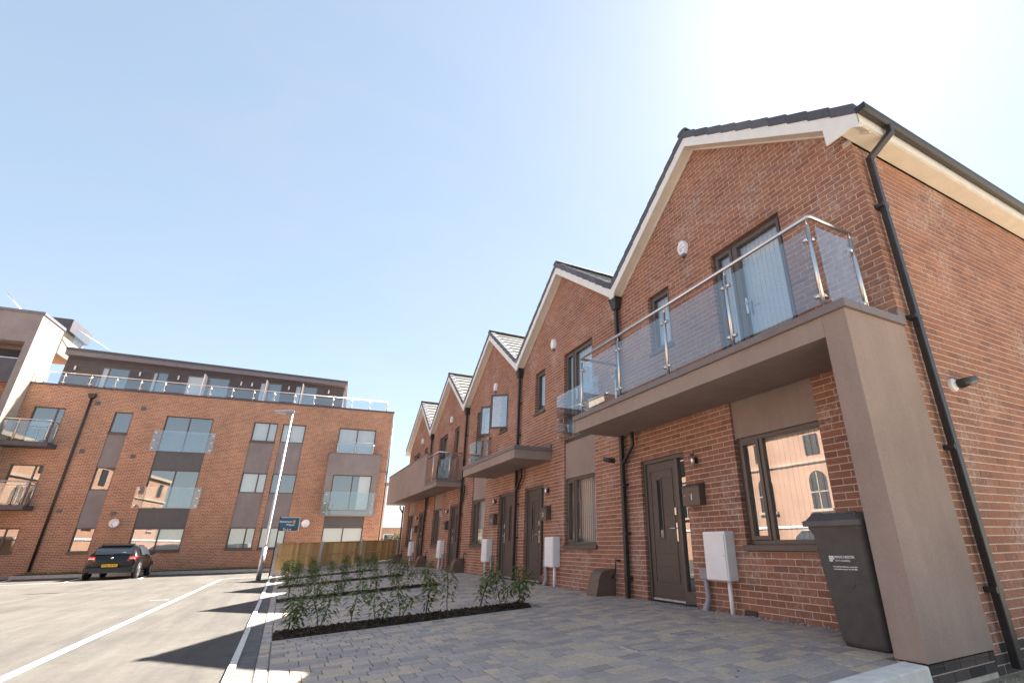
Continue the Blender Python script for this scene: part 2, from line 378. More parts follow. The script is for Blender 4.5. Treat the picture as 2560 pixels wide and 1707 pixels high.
# --- driveway: bedding + individual blocks
BEDS = [(7.62, 8.22), (12.88, 13.42), (17.55, 18.1), (22.2, 22.75)]
BX0, BX1 = .08, 3.42
dw = MB()
gx = [-.033, 1.4, 2.8, 4.2, 5.3]
for a, b in zip(gx, gx[1:]):
    for c, d in zip([2.45, 6, 12, 18, 24], [6, 12, 18, 24, 28.2]):
        dw.quad((a, c, zd(a, c)-.012), (b, c, zd(b, c)-.012), (b, d, zd(b, d)-.012), (a, d, zd(a, d)-.012))
drive = struct(dw.build('driveway', 'joint'))
def in_bed(x0, x1, y0, y1):
    for a, b in BEDS:
        if x1 > BX0-.02 and x0 < BX1+.02 and y1 > a-.02 and y0 < b+.02: return True
    return False
blocks = []     # (x0,x1,y0,y1)
rng = random.Random(3)
y = 2.62; row = 0
while y < 27.9:
    h = .16
    # header course next to the channel
    blocks.append((-.03, .075, y, y+h))
    x = .08-rng.choice([0, .04, .08, .12])
    x = .08
    while x < 5.06:
        L = rng.choice([.12, .16, .16, .24, .24, .24])
        x1 = min(x+L, 5.08)
        if 5.08-x1 < .08: x1 = 5.08
        if x1-x > .03 and not in_bed(x, x1, y, y+h):
            if not (y < 2.75 and x > 4.1): blocks.append((x, x1, y, y+h))
        x = x1
    y += h; row += 1
def seen_area(b):
    c = Vector(((b[0]+b[1])/2, (b[2]+b[3])/2, zd((b[0]+b[1])/2, b[2])))
    if not in_view(c, 0): return 0
    return (b[1]-b[0])*abs(c.z)/c.length**3
big = sorted(blocks, key=seen_area, reverse=True)[:300]; bigset = set(big)
G = .0035
rest = MB(); cache = {}
for b in blocks:
    x0, x1, y0, y1 = b[0]+G, b[1]-G, b[2]+G, b[3]-G
    dz = rng.uniform(-.002, .002)
    if b in bigset:
        L = round(b[1]-b[0], 3)
        if L not in cache:
            m = MB(); hx, hy, c = (x1-x0)/2, .08-G, .004
            v = [(-hx, -hy, -.02), (hx, -hy, -.02), (hx, hy, -.02), (-hx, hy, -.02), (-hx, -hy, -.003), (hx, -hy, -.003), (hx, hy, -.003), (-hx, hy, -.003),
                 (-hx+c, -hy+c, 0), (hx-c, -hy+c, 0), (hx-c, hy-c, 0), (-hx+c, hy-c, 0)]
            m.add(v, [(0, 1, 5, 4), (1, 2, 6, 5), (2, 3, 7, 6), (3, 0, 4, 7), (4, 5, 9, 8), (5, 6, 10, 9), (6, 7, 11, 10), (7, 4, 8, 11), (8, 9, 10, 11)])
            o = m.build('paving_block', 'paver', drive, local=True); cache[L] = o
        else: o = dup(cache[L], drive)
        cx, cy = (x0+x1)/2, (y0+y1)/2
        o.location = (cx, cy, zd(cx, cy)+dz)
        o.rotation_euler = (rng.uniform(-.006, .006), -math.atan2(zd(x1, cy)-zd(x0, cy), x1-x0)+rng.uniform(-.004, .004), rng.uniform(-.006, .006))
    else:
        t_ = rng.random(); c = .004
        P = lambda x, y, o_: (x, y, zd(x, y)+o_+dz)
        rest.add([P(x0, y0, -.015), P(x1, y0, -.015), P(x1, y1, -.015), P(x0, y1, -.015),
                  P(x0+c, y0+c, 0), P(x1-c, y0+c, 0), P(x1-c, y1-c, 0), P(x0+c, y1-c, 0)],
                 [(4, 5, 6, 7), (0, 1, 5, 4), (1, 2, 6, 5), (2, 3, 7, 6), (3, 0, 4, 7)], 0, t_)
rest.build('paving_blocks', 'paver', drive, kind='stuff')
# inspection covers set in the paving
def cover(x, y, w, d, name='inspection_cover'):
    m = MB(); z = zd(x+w/2, y+d/2)
    m.box(x, x+w, y, y+.025, z-.02, z+.006); m.box(x, x+w, y+d-.025, y+d, z-.02, z+.006)
    m.box(x, x+.025, y+.025, y+d-.025, z-.02, z+.006); m.box(x+w-.025, x+w, y+.025, y+d-.025, z-.02, z+.006)
    o = m.build(name, 'galv', drive)
cover(1.55, 6.65, .45, .3); cover(2.9, 4.2, .45, .3)
# concrete kerb closing the driveway at its near end, and the gravel beyond it
struct(MB().hexa([(-.03, 2.40, -1.3), (4.20, 2.40, -1.2), (4.20, 2.62, -1.2), (-.03, 2.62, -1.3),
                  (-.03, 2.43, zd(0, 2.5)+.004), (4.20, 2.43, -.862), (4.20, 2.615, -.858), (-.03, 2.615, zd(0, 2.6)+.006)]).build('edging_kerb', 'kerb', bevel=.012))
struct(MB().quad((-.2, -20, -1.06), (40, -20, -1.03), (40, 2.52, -1.01), (-.2, 2.52, -1.06)).build('gravel_path', 'gravel'))
mb = MB()
for i in range(2600):    # loose stones close to the camera's corner
    x, y = rng.uniform(4.15, 7.2), 2.40-abs(rng.gauss(0, .55)); r = rng.uniform(.004, .011); a = rng.random()*3
    ca, sa = math.cos(a)*r, math.sin(a)*r; z = -1.054+r*.25
    mb.add([(x+ca, y+sa, z), (x-sa, y+ca, z), (x-ca, y-sa, z), (x+sa, y-ca, z), (x, y, z+r*.8)], [(0, 1, 4), (1, 2, 4), (2, 3, 4), (3, 0, 4)], 0, rng.random())
M['loose'] = toned('loose_gravel', [(0, (.2, .16, .11)), (.5, (.36, .3, .21)), (1, (.55, .48, .38))], .9)
o = mb.build('loose_gravel', 'loose'); o['kind'] = 'stuff'; tag(o, 'small beige gravel stones lying at the foot of the end wall', 'gravel')

# pale stones along the house wall
mb = MB(); mq = MB()
mq.quad((5.08, 2.7, ZG+.022), (5.215, 2.7, ZG+.022), (5.215, 28, ZG+.022), (5.08, 28, ZG+.022)); mq.quad((5.08, 2.7, ZG-.02), (5.08, 28, ZG-.02), (5.08, 28, -.885), (5.08, 2.7, -.885))
struct(mq.build('gravel_margin', 'joint'))
for i in range(3600):
    y = 2.7+(rng.random()**1.7)*25; x = rng.uniform(5.085, 5.19); r = rng.uniform(.007, .017); a = rng.random()*3; q = rng.uniform(.6, 1.1)
    ca, sa = math.cos(a)*r, math.sin(a)*r*q; z = ZG+rng.uniform(.03, .052)
    mb.add([(x+ca, y+sa, z), (x-sa, y+ca, z), (x-ca, y-sa, z), (x+sa, y-ca, z), (x+ca*.4, y+sa*.3, z+r*.9), (x-ca*.4, y, z+r*.8)],
           [(0, 1, 4), (1, 5, 4), (1, 2, 5), (2, 3, 5), (3, 4, 5), (3, 0, 4)], 0, rng.random())
o = mb.build('margin_stones', 'stones'); o['kind'] = 'stuff'; tag(o, 'pale grey pebbles filling the margin along the house walls', 'pebbles')


# ------------------------------------------------------------------ the terrace
XF = 5.2                                       # outer face of the front brickwork
YS = [2.46, 7.54, 12.62, 17.75, 22.9, 28.05]   # party lines
ZB = 1.28-.075*31                              # bottom of the first course
TOPZ, SL, XV = 6.76, .73, 4.97                 # apex, slope, verge plane
XBACK = 13.4

def sub(iv, cuts):
    out = [iv]
    for a, b in cuts:
        nx = []
        for p, q in out:
            if b <= p or a >= q: nx.append((p, q)); continue
            if a > p: nx.append((p, a))
            if b < q: nx.append((b, q))
        out = nx
    return [(p, q) for p, q in out if q-p > .012]

def plH(u, d, z): return (XF+d, u, z)
def bar(mb, pl, u0, u1, d0, d1, z0, z1, m=0):
    mb.hexa([pl(u0, d0, z0), pl(u1, d0, z0), pl(u1, d1, z0), pl(u0, d1, z0), pl(u0, d0, z1), pl(u1, d0, z1), pl(u1, d1, z1), pl(u0, d1, z1)], m)

def blind(pl, u0, u1, d, z0, z1, parent, local, m='blind', name='blind', pitch=.08, ang=.14, gap=0.0):
    mb = MB(); u = u0; w = .085/2
    while u < u1-.02:
        c, s_ = math.cos(ang)*w, math.sin(ang)*w
        um = u+w
        mb.add([pl(um-c, d-s_, z0), pl(um+c, d+s_, z0), pl(um+c, d+s_, z1), pl(um-c, d-s_, z1)], [(0, 1, 2, 3)])
        u += pitch
    mb.box(0, 0, 0, 0, 0, 0) if False else None
    return mb.build(name, m, parent, local)

def window(parent, pl, u0, u1, z0, z1, d=.07, local=False, mulls=(), casement=(), fw=.055, frame='frame', sill=True, fill='blind', room='room', depth=.9, transom=None, name='window', sill_t=.07, zo=0):
    """frame + panes + sill + blind; mulls are positions, casement lists pane numbers with an inner sash"""
    f = MB(); e = .07
    bar(f, pl, u0, u0+fw, d, d+e, z0, z1); bar(f, pl, u1-fw, u1, d, d+e, z0, z1)
    bar(f, pl, u0+fw, u1-fw, d, d+e, z0, z0+fw); bar(f, pl, u0+fw, u1-fw, d, d+e, z1-fw, z1)
    edges = [u0+fw]+list(mulls)+[u1-fw]; spans = []
    for m_ in mulls: bar(f, pl, m_-fw*.55, m_+fw*.55, d-.002, d+e, z0+fw, z1-fw)
    for i in range(len(edges)-1):
        a = edges[i]+(fw*.55 if i else 0); b = edges[i+1]-(fw*.55 if i < len(edges)-2 else 0)
        if i in casement:
            q = .05
            bar(f, pl, a, a+q, d-.018, d+.05, z0+fw, z1-fw); bar(f, pl, b-q, b, d-.018, d+.05, z0+fw, z1-fw)
            bar(f, pl, a+q, b-q, d-.018, d+.05, z0+fw, z0+fw+q); bar(f, pl, a+q, b-q, d-.018, d+.05, z1-fw-q, z1-fw)
            spans.append((a+q, b-q, z0+fw+q, z1-fw-q))
        else: spans.append((a, b, z0+fw, z1-fw))
    w = f.build(name, frame, parent, local, bevel=.004)
    if local: WORLD[w.name] = Vector((0, 0, 0))
    for a, b, c, e2 in spans:
        MB().quad(pl(a-.004, d+.03, c-.004), pl(b+.004, d+.03, c-.004), pl(b+.004, d+.03, e2+.004), pl(a-.004, d+.03, e2+.004)).build('pane', 'pane', w, local)
    if sill:
        s_ = MB(); bar(s_, pl, u0-.03, u1+.03, -.045, d+.02, z0-sill_t, z0); s_.build('sill', frame, w, local, bevel=.006)
    if fill == 'blind': blind(pl, u0+fw, u1-fw, d+.13, z0+fw*.5, z1-fw*.5, w, local)
    if fill == 'curtain': blind(pl, u0+(u1-u0)*.45, u1-fw, d+.13, z0+fw*.5, z1-fw*.5, w, local, 'curtain', 'curtain', .08, .9)
    if fill == 'sheet':
        m_ = MB(); bar(m_, pl, u0+fw, u1-fw, d+.12, d+.125, z0+fw*.5, z1-fw*.5); m_.build('roller_blind', 'blind', w, local)
    if fill == 'half':
        m_ = MB(); bar(m_, pl, u0+(u1-u0)*.68, u1-fw, d+.12, d+.125, z0+fw*.5, z1-fw*.5); m_.build('roller_blind', 'blind', w, local)
    r = MB(); D0, D1 = d+.075, d+depth
    r.quad(pl(u0, D1, z0), pl(u1, D1, z0), pl(u1, D1, z1), pl(u0, D1, z1)); r.quad(pl(u0, D0, z0), pl(u0, D1, z0), pl(u0, D1, z1), pl(u0, D0, z1))
    r.quad(pl(u1, D0, z0), pl(u1, D1, z0), pl(u1, D1, z1), pl(u1, D0, z1)); r.quad(pl(u0, D0, z0), pl(u1, D0, z0), pl(u1, D1, z0), pl(u0, D1, z0)); r.quad(pl(u0, D0, z1), pl(u1, D0, z1), pl(u1, D1, z1), pl(u0, D1, z1))
    r.build('room', room, w, local)
    return w

def brick_mesh(dx, dy, dz):
    c = .004; hx, hy, hz = dx/2, dy/2, dz/2; m = MB()
    m.box(-hx, hx, -hy, hy, -hz, hz); return m
PROTO = {}
def place_bricks(lst, house, cap=300):
    """lst of (x0,x1,y0,y1,z0,z1,mat); the ones that show largest become separate parts"""
    full = []
    for b in lst:
        dx, dy = b[1]-b[0], b[3]-b[2]
        if abs(max(dx, dy)-.215) < .002 and b[6] == 'brick':
            c = Vector(((b[0]+b[1])/2, (b[2]+b[3])/2, (b[4]+b[5])/2))
            if in_view(c, 0): full.append((c.length, b))
    full.sort(key=lambda q: q[0]); chosen = set(id(b) for _, b in full[:cap])
    groups = {}
    off = WORLD[house.name]
    for b in lst:
        if id(b) in chosen:
            key = 'f' if b[3]-b[2] > .2 else 's'
            loc = Vector(((b[0]+b[1])/2, (b[2]+b[3])/2, (b[4]+b[5])/2))-off
            if key not in PROTO:
                o = brick_mesh(b[1]-b[0], b[3]-b[2], .065).build('brick', 'brick', house, local=True); PROTO[key] = o.data
                o.location = loc
            else:
                o = bpy.data.objects.new('brick', PROTO[key]); COL.objects.link(o); o.parent = house; o.location = loc
        else:
            groups.setdefault(b[6], MB()).box(*b[:6], 0, rng.random())
    for k, m in groups.items(): m.build('brickwork' if k == 'brick' else 'plinth_bricks', k, house, kind='stuff')

GROUP = 'terraced houses in a row'
LAB = ['nearest brick gabled house with the glass balcony and taupe corner wall',
       'second brick gabled house from the right, glass panel across its upper door',
       'middle brick gabled house with two upper windows hanging open',
       'fourth brick gabled house, its upper door opening on the walled balcony',
       'farthest brick gabled house, beside the wooden fence, behind the solid balcony wall']
houses = []
for i in range(5):
    y0, y1 = YS[i], YS[i+1]; A = i < 2; yc = (y0+y1)/2 if i else 5.02
    H = thing('terraced_house', LAB[i], 'house', (XF, y0, ZG), GROUP); houses.append(H)
    if A: tall = (y0+1.16, y0+2.5); door = (y0+3.56, y0+4.70); nar = (y0+3.56, y0+4.17)
    else: tall = (y0+2.68, y0+4.02); door = (y0+.38, y0+1.5); nar = (y0+1.06, y0+1.68)
    ZS, ZH, ZU, ZN = 1.28-.075*19, 1.28, 1.28+.075*39, 1.28+.075*24
    ops = [(*tall, ZS, ZU), (*door, ZB, ZH), (*nar, ZN, ZU)]
    lst = []; core = MB(); k = 0
    while True:
        z0 = ZB+k*.075; zm = z0+.0375
        lim = (TOPZ-.24-(z0+.075))/SL
        if lim < .06: break
        base = (max(y0, yc-lim), min(y1, yc+lim))
        iv = sub(base, [(a, b) for a, b, c, d in ops if c < zm < d])
        mat = 'blue_brick' if k < 2 else 'brick'
        for p, q in iv:
            core.quad((XF+.003, p, z0-.005), (XF+.003, q, z0-.005), (XF+.003, q, z0+.07), (XF+.003, p, z0+.07))
            st = y0 if i else (y0 if k % 2 == 0 else y0+.1125)
            lead = p
            n = math.floor((p-YS[0])/.225)-1
            offx = (.1125 if k % 2 else 0)
            if i == 0 and k % 2 and p == y0 and base[0] == y0: lead = p+.1125
            u = YS[0]+n*.225+offx; pend = None
            while u < q-.001:
                if u+.215 <= lead: u += .225; continue
                if q-u < .045: break
                a, b = max(u, lead), min(u+.215, q)
                if q-(u+.225) < .045: b = q
                if a == lead and lead-u > .17 and lead == p: u += .225; pend = lead; continue
                if pend is not None: a = pend; pend = None
                if 0 < a-lead < .03: a = lead
                if 0 < q-b < .03: b = q
                if b-a > .025:
                    j = rng.uniform(-.0012, .0012)
                    lst.append((XF+j, XF+.1, a, b, z0, z0+.065, mat))
                u += .225
        k += 1
    for a, b, c, d in ops:   # mortar lining of the openings
        for yv in (a-.004, b+.004): core.quad((XF+.008, yv, c), (XF+.11, yv, c), (XF+.11, yv, d), (XF+.008, yv, d))
        core.quad((XF+.008, a, d+.004), (XF+.11, a, d+.004), (XF+.11, b, d+.004), (XF+.008, b, d+.004))
    if i == 0:   # end wall
        for k2 in range(74):
            z0 = ZB+k2*.075
            if z0+.075 > 4.5: break
            mat = 'blue_brick' if k2 < 3 else 'brick'
            core.quad((XF, y0+.0028, z0-.005), (XBACK, y0+.0028, z0-.005), (XBACK, y0+.0028, z0+.07), (XF, y0+.0028, z0+.07))
            u = XF+(.1125 if k2 % 2 == 0 else 0)
            while u < 10.2:
                j = rng.uniform(-.0012, .0012)
                lst.append((u, u+.215, y0+j, y0+.1025, z0, z0+.065, mat)); u += .225
        MB().quad((10.2, y0, ZB), (XBACK, y0, ZB), (XBACK, y0, 4.5), (10.2, y0, 4.5)).build('end_wall', 'farbrick', H)
    MB().quad((XBACK, y0, ZB), (XBACK, y1, ZB), (XBACK, y1, 6.4), (XBACK, y0, 6.4)).build('rear_wall', 'farbrick', H)
    if i == 4: MB().quad((XF, y1, ZB), (XBACK, y1, ZB), (XBACK, y1, 4.7), (XF, y1, 4.7)).build('end_wall', 'farbrick', H)
    core.build('wall', 'mortar', H)
    place_bricks(lst, H, 300 if i < 2 else 0)

    # --- roof: tiles in courses, ridge, verge caps
    edge = [(-1, yc-y0 if i else yc-2.2), (1, y1-yc if i < 4 else y1-yc+.24)]
    tiles = MB(); TL = math.hypot(1, SL)
    for sg, half in edge:
        sl_len = half*TL; g = .345; nC = int(math.ceil(sl_len/g))
        for r_ in range(nC):
            s0 = sl_len-r_*g; s1 = max(0, s0-.40)          # lower edge s0 (from ridge), upper s1
            x = XV+.12-(.15 if r_ % 2 else 0)
            while x < XBACK+.2:
                xa, xb = max(x, XV+.1)+.0015, x+.297
                def pt(xx, s_, lift): return (xx, yc+sg*s_/TL-sg*lift*SL/TL*-1*0, TOPZ-SL*s_/TL+lift)
                th = .045
                b0, b1 = -.012, -.06
                tiles.hexa([pt(xa, s0, b0-th), pt(xb, s0, b0-th), pt(xb, s1, b1-th), pt(xa, s1, b1-th),
                            pt(xa, s0, b0), pt(xb, s0, b0), pt(xb, s1, b1), pt(xa, s1, b1)], 0, rng.random())
                x += .3
    rf = tiles.build('roof', 'tile', H, kind='stuff')
    und = MB()
    for sg, half in edge:
        und.quad((XV+.03, yc, TOPZ-.11), (XBACK+.2, yc, TOPZ-.11), (XBACK+.2, yc+sg*half, TOPZ-.11-SL*half), (XV+.03, yc+sg*half, TOPZ-.11-SL*half))
    und.build('roof_lining', 'black', H)
    rd = MB(); x = XV-.005
    while x < XBACK:
        pr = []
        for q in range(9):
            an = math.pi*q/8; pr.append((math.cos(an)*.125, math.sin(an)*.075))
        rd.prism(pr, lambda a, b, x=x: (x, yc+a, TOPZ-.045+b), lambda a, b, x=x: (x+.445, yc+a*.97, TOPZ-.047+b*.97), 0, rng.random()); x += .45
    rd.build('ridge_tiles', 'verge', H, kind='stuff')
    vp = None
    for sg, half in edge:
        sl_len = half*TL; n = int(sl_len/.345)
        for r_ in range(n+1):
            s1 = r_*.345; s0 = min(s1+.365, sl_len+.03)
            if s0-s1 < .12: continue
            def pv(xx, s_, lift): return (xx, yc+sg*s_/TL, TOPZ-SL*s_/TL+lift)
            m = MB(); l0, l1 = .012, -.012
            m.hexa([pv(XV, s0, -.15+l0), pv(XV+.03, s0, -.15+l0), pv(XV+.03, s1, -.15+l1), pv(XV, s1, -.15+l1), pv(XV, s0, l0), pv(XV+.16, s0, l0), pv(XV+.16, s1, l1), pv(XV, s1, l1)])
            m.build('verge_tile', 'verge', H, bevel=.006)
    # --- bargeboards with soffit
    bb = MB()
    for sg, half in edge:
        hh = half-.02
        top = lambda q: TOPZ-.13-SL*q
        lo = .34
        bb.hexa([(XV+.014, yc+sg*hh, TOPZ-lo-SL*hh), (XV+.034, yc+sg*hh, TOPZ-lo-SL*hh), (XV+.034, yc, TOPZ-lo), (XV+.014, yc, TOPZ-lo),
                 (XV+.014, yc+sg*hh, top(hh)), (XV+.034, yc+sg*hh, top(hh)), (XV+.034, yc, top(0)), (XV+.014, yc, top(0))])
    bo = bb.build('bargeboard', 'upvc', H)
    so = MB()
    for sg, half in edge:
        hh = half-.02; z_ = TOPZ-.325
        so.quad((XV+.034, yc, z_), (XF+.02, yc, z_), (XF+.02, yc+sg*hh, z_-SL*hh), (XV+.034, yc+sg*hh, z_-SL*hh))
        so.hexa([(XF-.03, yc+sg*hh, z_-.02-SL*hh), (XF-.002, yc+sg*hh, z_-.02-SL*hh), (XF-.002, yc, z_-.02), (XF-.03, yc, z_-.02),
                 (XF-.03, yc+sg*hh, z_-SL*hh), (XF-.002, yc+sg*hh, z_-SL*hh), (XF-.002, yc, z_), (XF-.03, yc, z_)])
    so.build('soffit', 'soffit', bo)
    if i < 4:   # lead-lined valley end piece
        vz = TOPZ-SL*(y1-yc)
        MB().prism([(y1-.30, vz+.05), (y1+.30, vz+.05), (y1+.05, vz-.36), (y1-.05, vz-.36)], lambda a, b: (XV+.016, a, b), lambda a, b: (XV+.05, a, b)).build('valley_board', 'upvc', bo)
        MB().quad((XV+.05, y1-.02, vz-.1), (XBACK, y1-.02, vz-.1), (XBACK, y1+.02, vz-.1), (XV+.05, y1+.02, vz-.1)).build('valley_gutter', 'galv', bo)

    # --- windows and doors
    ua, ub = tall
    w_n = .40
    ml = [ub-w_n] if A else [ub-w_n]
    if i in (0, 1):
        window(H, plH, ua, ub, ZS+.075, ZH, mulls=ml, casement=(1,))
    else:
        window(H, plH, ua, ub, ZS+.075, ZH, mulls=ml, casement=(1,), fill='sheet' if i == 2 else 'blind')
    pm = MB(); bar(pm, plH, ua, ub, .035, .11, ZH, 2.06); pm.build('infill_panel', 'render', H)
    # upper French door: narrow light + leaf
    zt0 = 2.085
    fd = window(H, plH, ua, ub, zt0, ZU, mulls=[ub-.42], casement=(0, 1), sill=False, name='balcony_door', depth=.8)
    hb = MB(); hy = ub-.55
    hb.box(XF+.035, XF+.052, hy-.016, hy+.016, 2.98, 3.22); hb.tube([(XF+.05, hy, 3.13), (XF+.005, hy, 3.13), (XF+.005, hy-.12, 3.13)], .009, 8)
    hb.build('handle', 'steel', fd, bevel=.003)
    window(H, plH, nar[0], nar[1], ZN+.0, ZU, casement=(0,), sill=True, depth=.8, sill_t=.045)
    # front door
    da, db = door; zD = -.86
    side = (da, da+.24) if A else (db-.24, db)
    slab = (da+.30, db-.06) if A else (da+.06, db-.30)
    fr = MB()
    bar(fr, plH, da, da+.06, .05, .13, zD, ZH); bar(fr, plH, db-.06, db, .05, .13, zD, ZH); bar(fr, plH, da+.06, db-.06, .05, .13, ZH-.07, ZH)
    mu = side[1] if A else side[0]
    bar(fr, plH, mu-.001 if A else mu-.06, mu+.06 if A else mu+.001, .05, .13, zD, ZH-.07)
    s0, s1 = (da+.06, side[1]) if A else (side[0], db-.06)
    bar(fr, plH, s0, s1, .05, .13, zD, zD+.16)
    bar(fr, plH, da+.06, db-.06, .06, .14, zD, zD+.03, 1)
    dr = fr.build('front_door', ['frame', 'galv'], H, bevel=.004)
    MB().quad((XF+.09, s0, zD+.16), (XF+.09, s1, zD+.16), (XF+.09, s1, ZH-.07), (XF+.09, s0, ZH-.07)).build('sidelight', 'pane', dr)
    MB().box(XF+.5, XF+.55, da, db, zD, ZH).build('hallway', 'dark_room', dr)
    lf = MB(); a, b = slab; zl, zu_ = zD+.035, ZH-.075
    bar(lf, plH, a+.004, b-.004, .075, .12, zl, zu_)
    W = b-a; gm = (a+b)/2+(.07 if A else -.07)
    for zz in range(1, 9): bar(lf, plH, a+.09, b-.09, .0735, .076, zl+.25+zz*.19, zl+.255+zz*.19, 1)
    for q0, q1, z_, z2 in ((a+.1, a+.115, zl+.22, zu_-.12), (b-.115, b-.1, zl+.22, zu_-.12), (a+.115, b-.115, zl+.22, zl+.235), (a+.115, b-.115, zu_-.135, zu_-.12)):
        bar(lf, plH, q0, q1, .066, .0755, z_, z2)
    for q0, q1, z_, z2 in ((gm-.07, gm-.045, .02, .95), (gm+.045, gm+.07, .02, .95), (gm-.045, gm+.045, .02, .045), (gm-.045, gm+.045, .925, .95)):
        bar(lf, plH, q0, q1, .062, .0755, z_, z2)
    leaf_ = lf.build('door_leaf', ['door', 'black'], dr, bevel=.003)
    MB().quad((XF+.0735, gm-.045, .045), (XF+.0735, gm+.045, .045), (XF+.0735, gm+.045, .925), (XF+.0735, gm-.045, .925)).build('door_glazing', 'carglass', dr)
    hy = (a+.07) if A else (b-.07); sg = 1 if A else -1
    hm = MB(); hm.box(XF+.062, XF+.075, hy-.016, hy+.016, -.02, .25); hm.tube([(XF+.06, hy, .17), (XF+.02, hy, .17), (XF+.02, hy+sg*.13, .17)], .01, 8)
    hm.box(XF+.055, XF+.075, hy-.02, hy+.02, .36, .47)
    hm.build('handle', 'steel', dr, bevel=.003)

    # --- fittings
    lb = (da-.40) if A else (db+.05)
    bx = MB(); bx.box(XF-.12, XF, lb, lb+.37, .46, .72); bx.hexa([(XF-.135, lb-.01, .72), (XF, lb-.01, .72), (XF, lb+.38, .72), (XF-.135, lb+.38, .72), (XF-.125, lb-.01, .74), (XF, lb-.01, .775), (XF, lb+.38, .775), (XF-.125, lb+.38, .74)])
    bx.box(XF-.124, XF-.119, lb+.05, lb+.32, .655, .66)
    lo_ = bx.build('letterbox', 'frame', H, bevel=.004)
    text_mesh(str(i+1), .125, 'number', 'white', lo_, (XF-.1225, lb+.2, .535), (0, -1, 0), (0, 0, 1), bold=.002)
    MB().lathe([(.0, -.123), (.012, -.123), (.012, -.118)], (XF, lb+.32, .6), 10, 0, 'x').build('lock', 'steel', lo_)
    ly = da-.28 if A else db+.22
    lm = MB(); lm.tube([(XF-.075, ly, 1.0), (XF-.075, ly, 1.19)], .032, 14); lt = lm.build('wall_light', 'steel', H)
    MB().box(XF-.05, XF, ly-.03, ly+.03, 1.05, 1.14).build('bracket', 'black', lt)
    # electricity / gas meter boxes
    my = da-.86 if A else db+.36
    mx = MB(); mx.box(XF-.17, XF, my, my+.42, -.5, .1); mb_ = mx.build('meter_box', 'white', H, bevel=.012)
    md = MB(); md.box(XF-.182, XF-.17, my+.018, my+.402, -.485, .065); md.build('meter_door', 'white', mb_, bevel=.004)
    MB().lathe([(0, -.186), (.009, -.186), (.009, -.18)], (XF, my+.05, -.2), 10, 0, 'x').build('lock', 'galv', mb_)
    pp = MB(); py = my+.09 if A else my+.3
    pp.tube([(XF-.09, py, -.5), (XF-.09, py, -.96)], .028, 12); pp.build('supply_pipe', 'white', mb_)
    gy = my+.56 if A else my-.14
    gp = MB(); gp.box(XF-.1, XF, gy-.08, gy+.08, -.5, -.36); gp.tube([(XF-.06, gy, -.5), (XF-.06, gy-.02, -.74), (XF-.10, gy+.01, -.86), (XF-.11, gy+.01, -.97)], [.034, .034, .045, .05], 10)
    gp.build('cable_guard', 'grey_plastic', mb_, bevel=.004)
    ab = MB(); ay = YS[0]+3.06 if i == 0 else (y0+3.02 if A else y1-2.95); az = 4.66
    pts = [(-.105, .05), (-.105, -.02), (-.06, -.13), (.06, -.13), (.105, -.02), (.105, .05), (.05, .14), (-.05, .14)]
    ab.prism(pts, lambda a, b: (XF, ay+a, az+b), lambda a, b: (XF-.075, ay+a*.86, az+b*.9))
    al = ab.build('alarm_box', 'white', H, bevel=.006)
    sb = MB(); sb.prism([(-.06, -.13), (.06, -.13), (.045, -.17), (-.045, -.17)], lambda a, b: (XF, ay+a, az+b), lambda a, b: (XF-.06, ay+a*.8, az+b*.98)); sb.build('strobe', 'grey_frame', al)
    if i == 0:
        text_mesh('0161 231', .034, 'lettering', 'sign_blue', al, (XF-.0765, ay+.05, az-.03), (0, -1, 0), (0, 0, 1), bold=.0006)
        text_mesh('2233', .034, 'lettering', 'sign_blue', al, (XF-.0765, ay+.04, az-.072), (0, -1, 0), (0, 0, 1), bold=.0006)
        sw = MB(); sw.prism([(-.06, 0), (0, .012), (.06, .035), (.06, .042), (0, .026), (-.06, .01)], lambda a, b: (XF-.0755, ay-a, az+.02+b), lambda a, b: (XF-.0775, ay-a, az+.02+b)); sw.build('logo_mark', 'grey_plastic', al)
    # hooded brown cover at the wall foot
    uy = (y1+.85) if i == 0 else (y0+5.3 if i == 99 else None)
    uy = {0: YS[1]+.72, 1: None, 2: YS[3]-.55, 3: YS[4]-.5, 4: YS[5]-.6}[i]
    if uy:
        pr = []
        for q in range(9):
            an = R(90*q/8); pr.append((-.20+.0-.14*math.cos(an)+.14, .28+.17*math.sin(an)))
        prof = [(0, 0), (-.42, 0)]+[(-.30+(-.05)*math.cos(R(90*q/8)) if False else -.36+.20*(1-math.cos(R(90*q/8))), .22+.22*math.sin(R(90*q/8))) for q in range(9)]+[(0, .45)]
        uc = MB(); hw = .17
        uc.prism(prof, lambda a, b: (XF+a, uy-hw, -.90+b), lambda a, b: (XF+a, uy+hw, -.90+b))
        hh_ = houses[i]
        uo = uc.build('utility_cover', 'rust', H, bevel=.012)
        hs = MB(); hs.tube([(XF-.03, uy-.32, -.32), (XF-.08, uy-.32, -.30), (XF-.09, uy-.32, -.42), (XF-.07, uy-.28, -.52), (XF-.1, uy-.2, -.6)], .013, 8)
        hs.tube([(XF, uy-.32, -.32), (XF-.05, uy-.32, -.32)], .02, 8); hs.build('hose_tap', 'black', H)

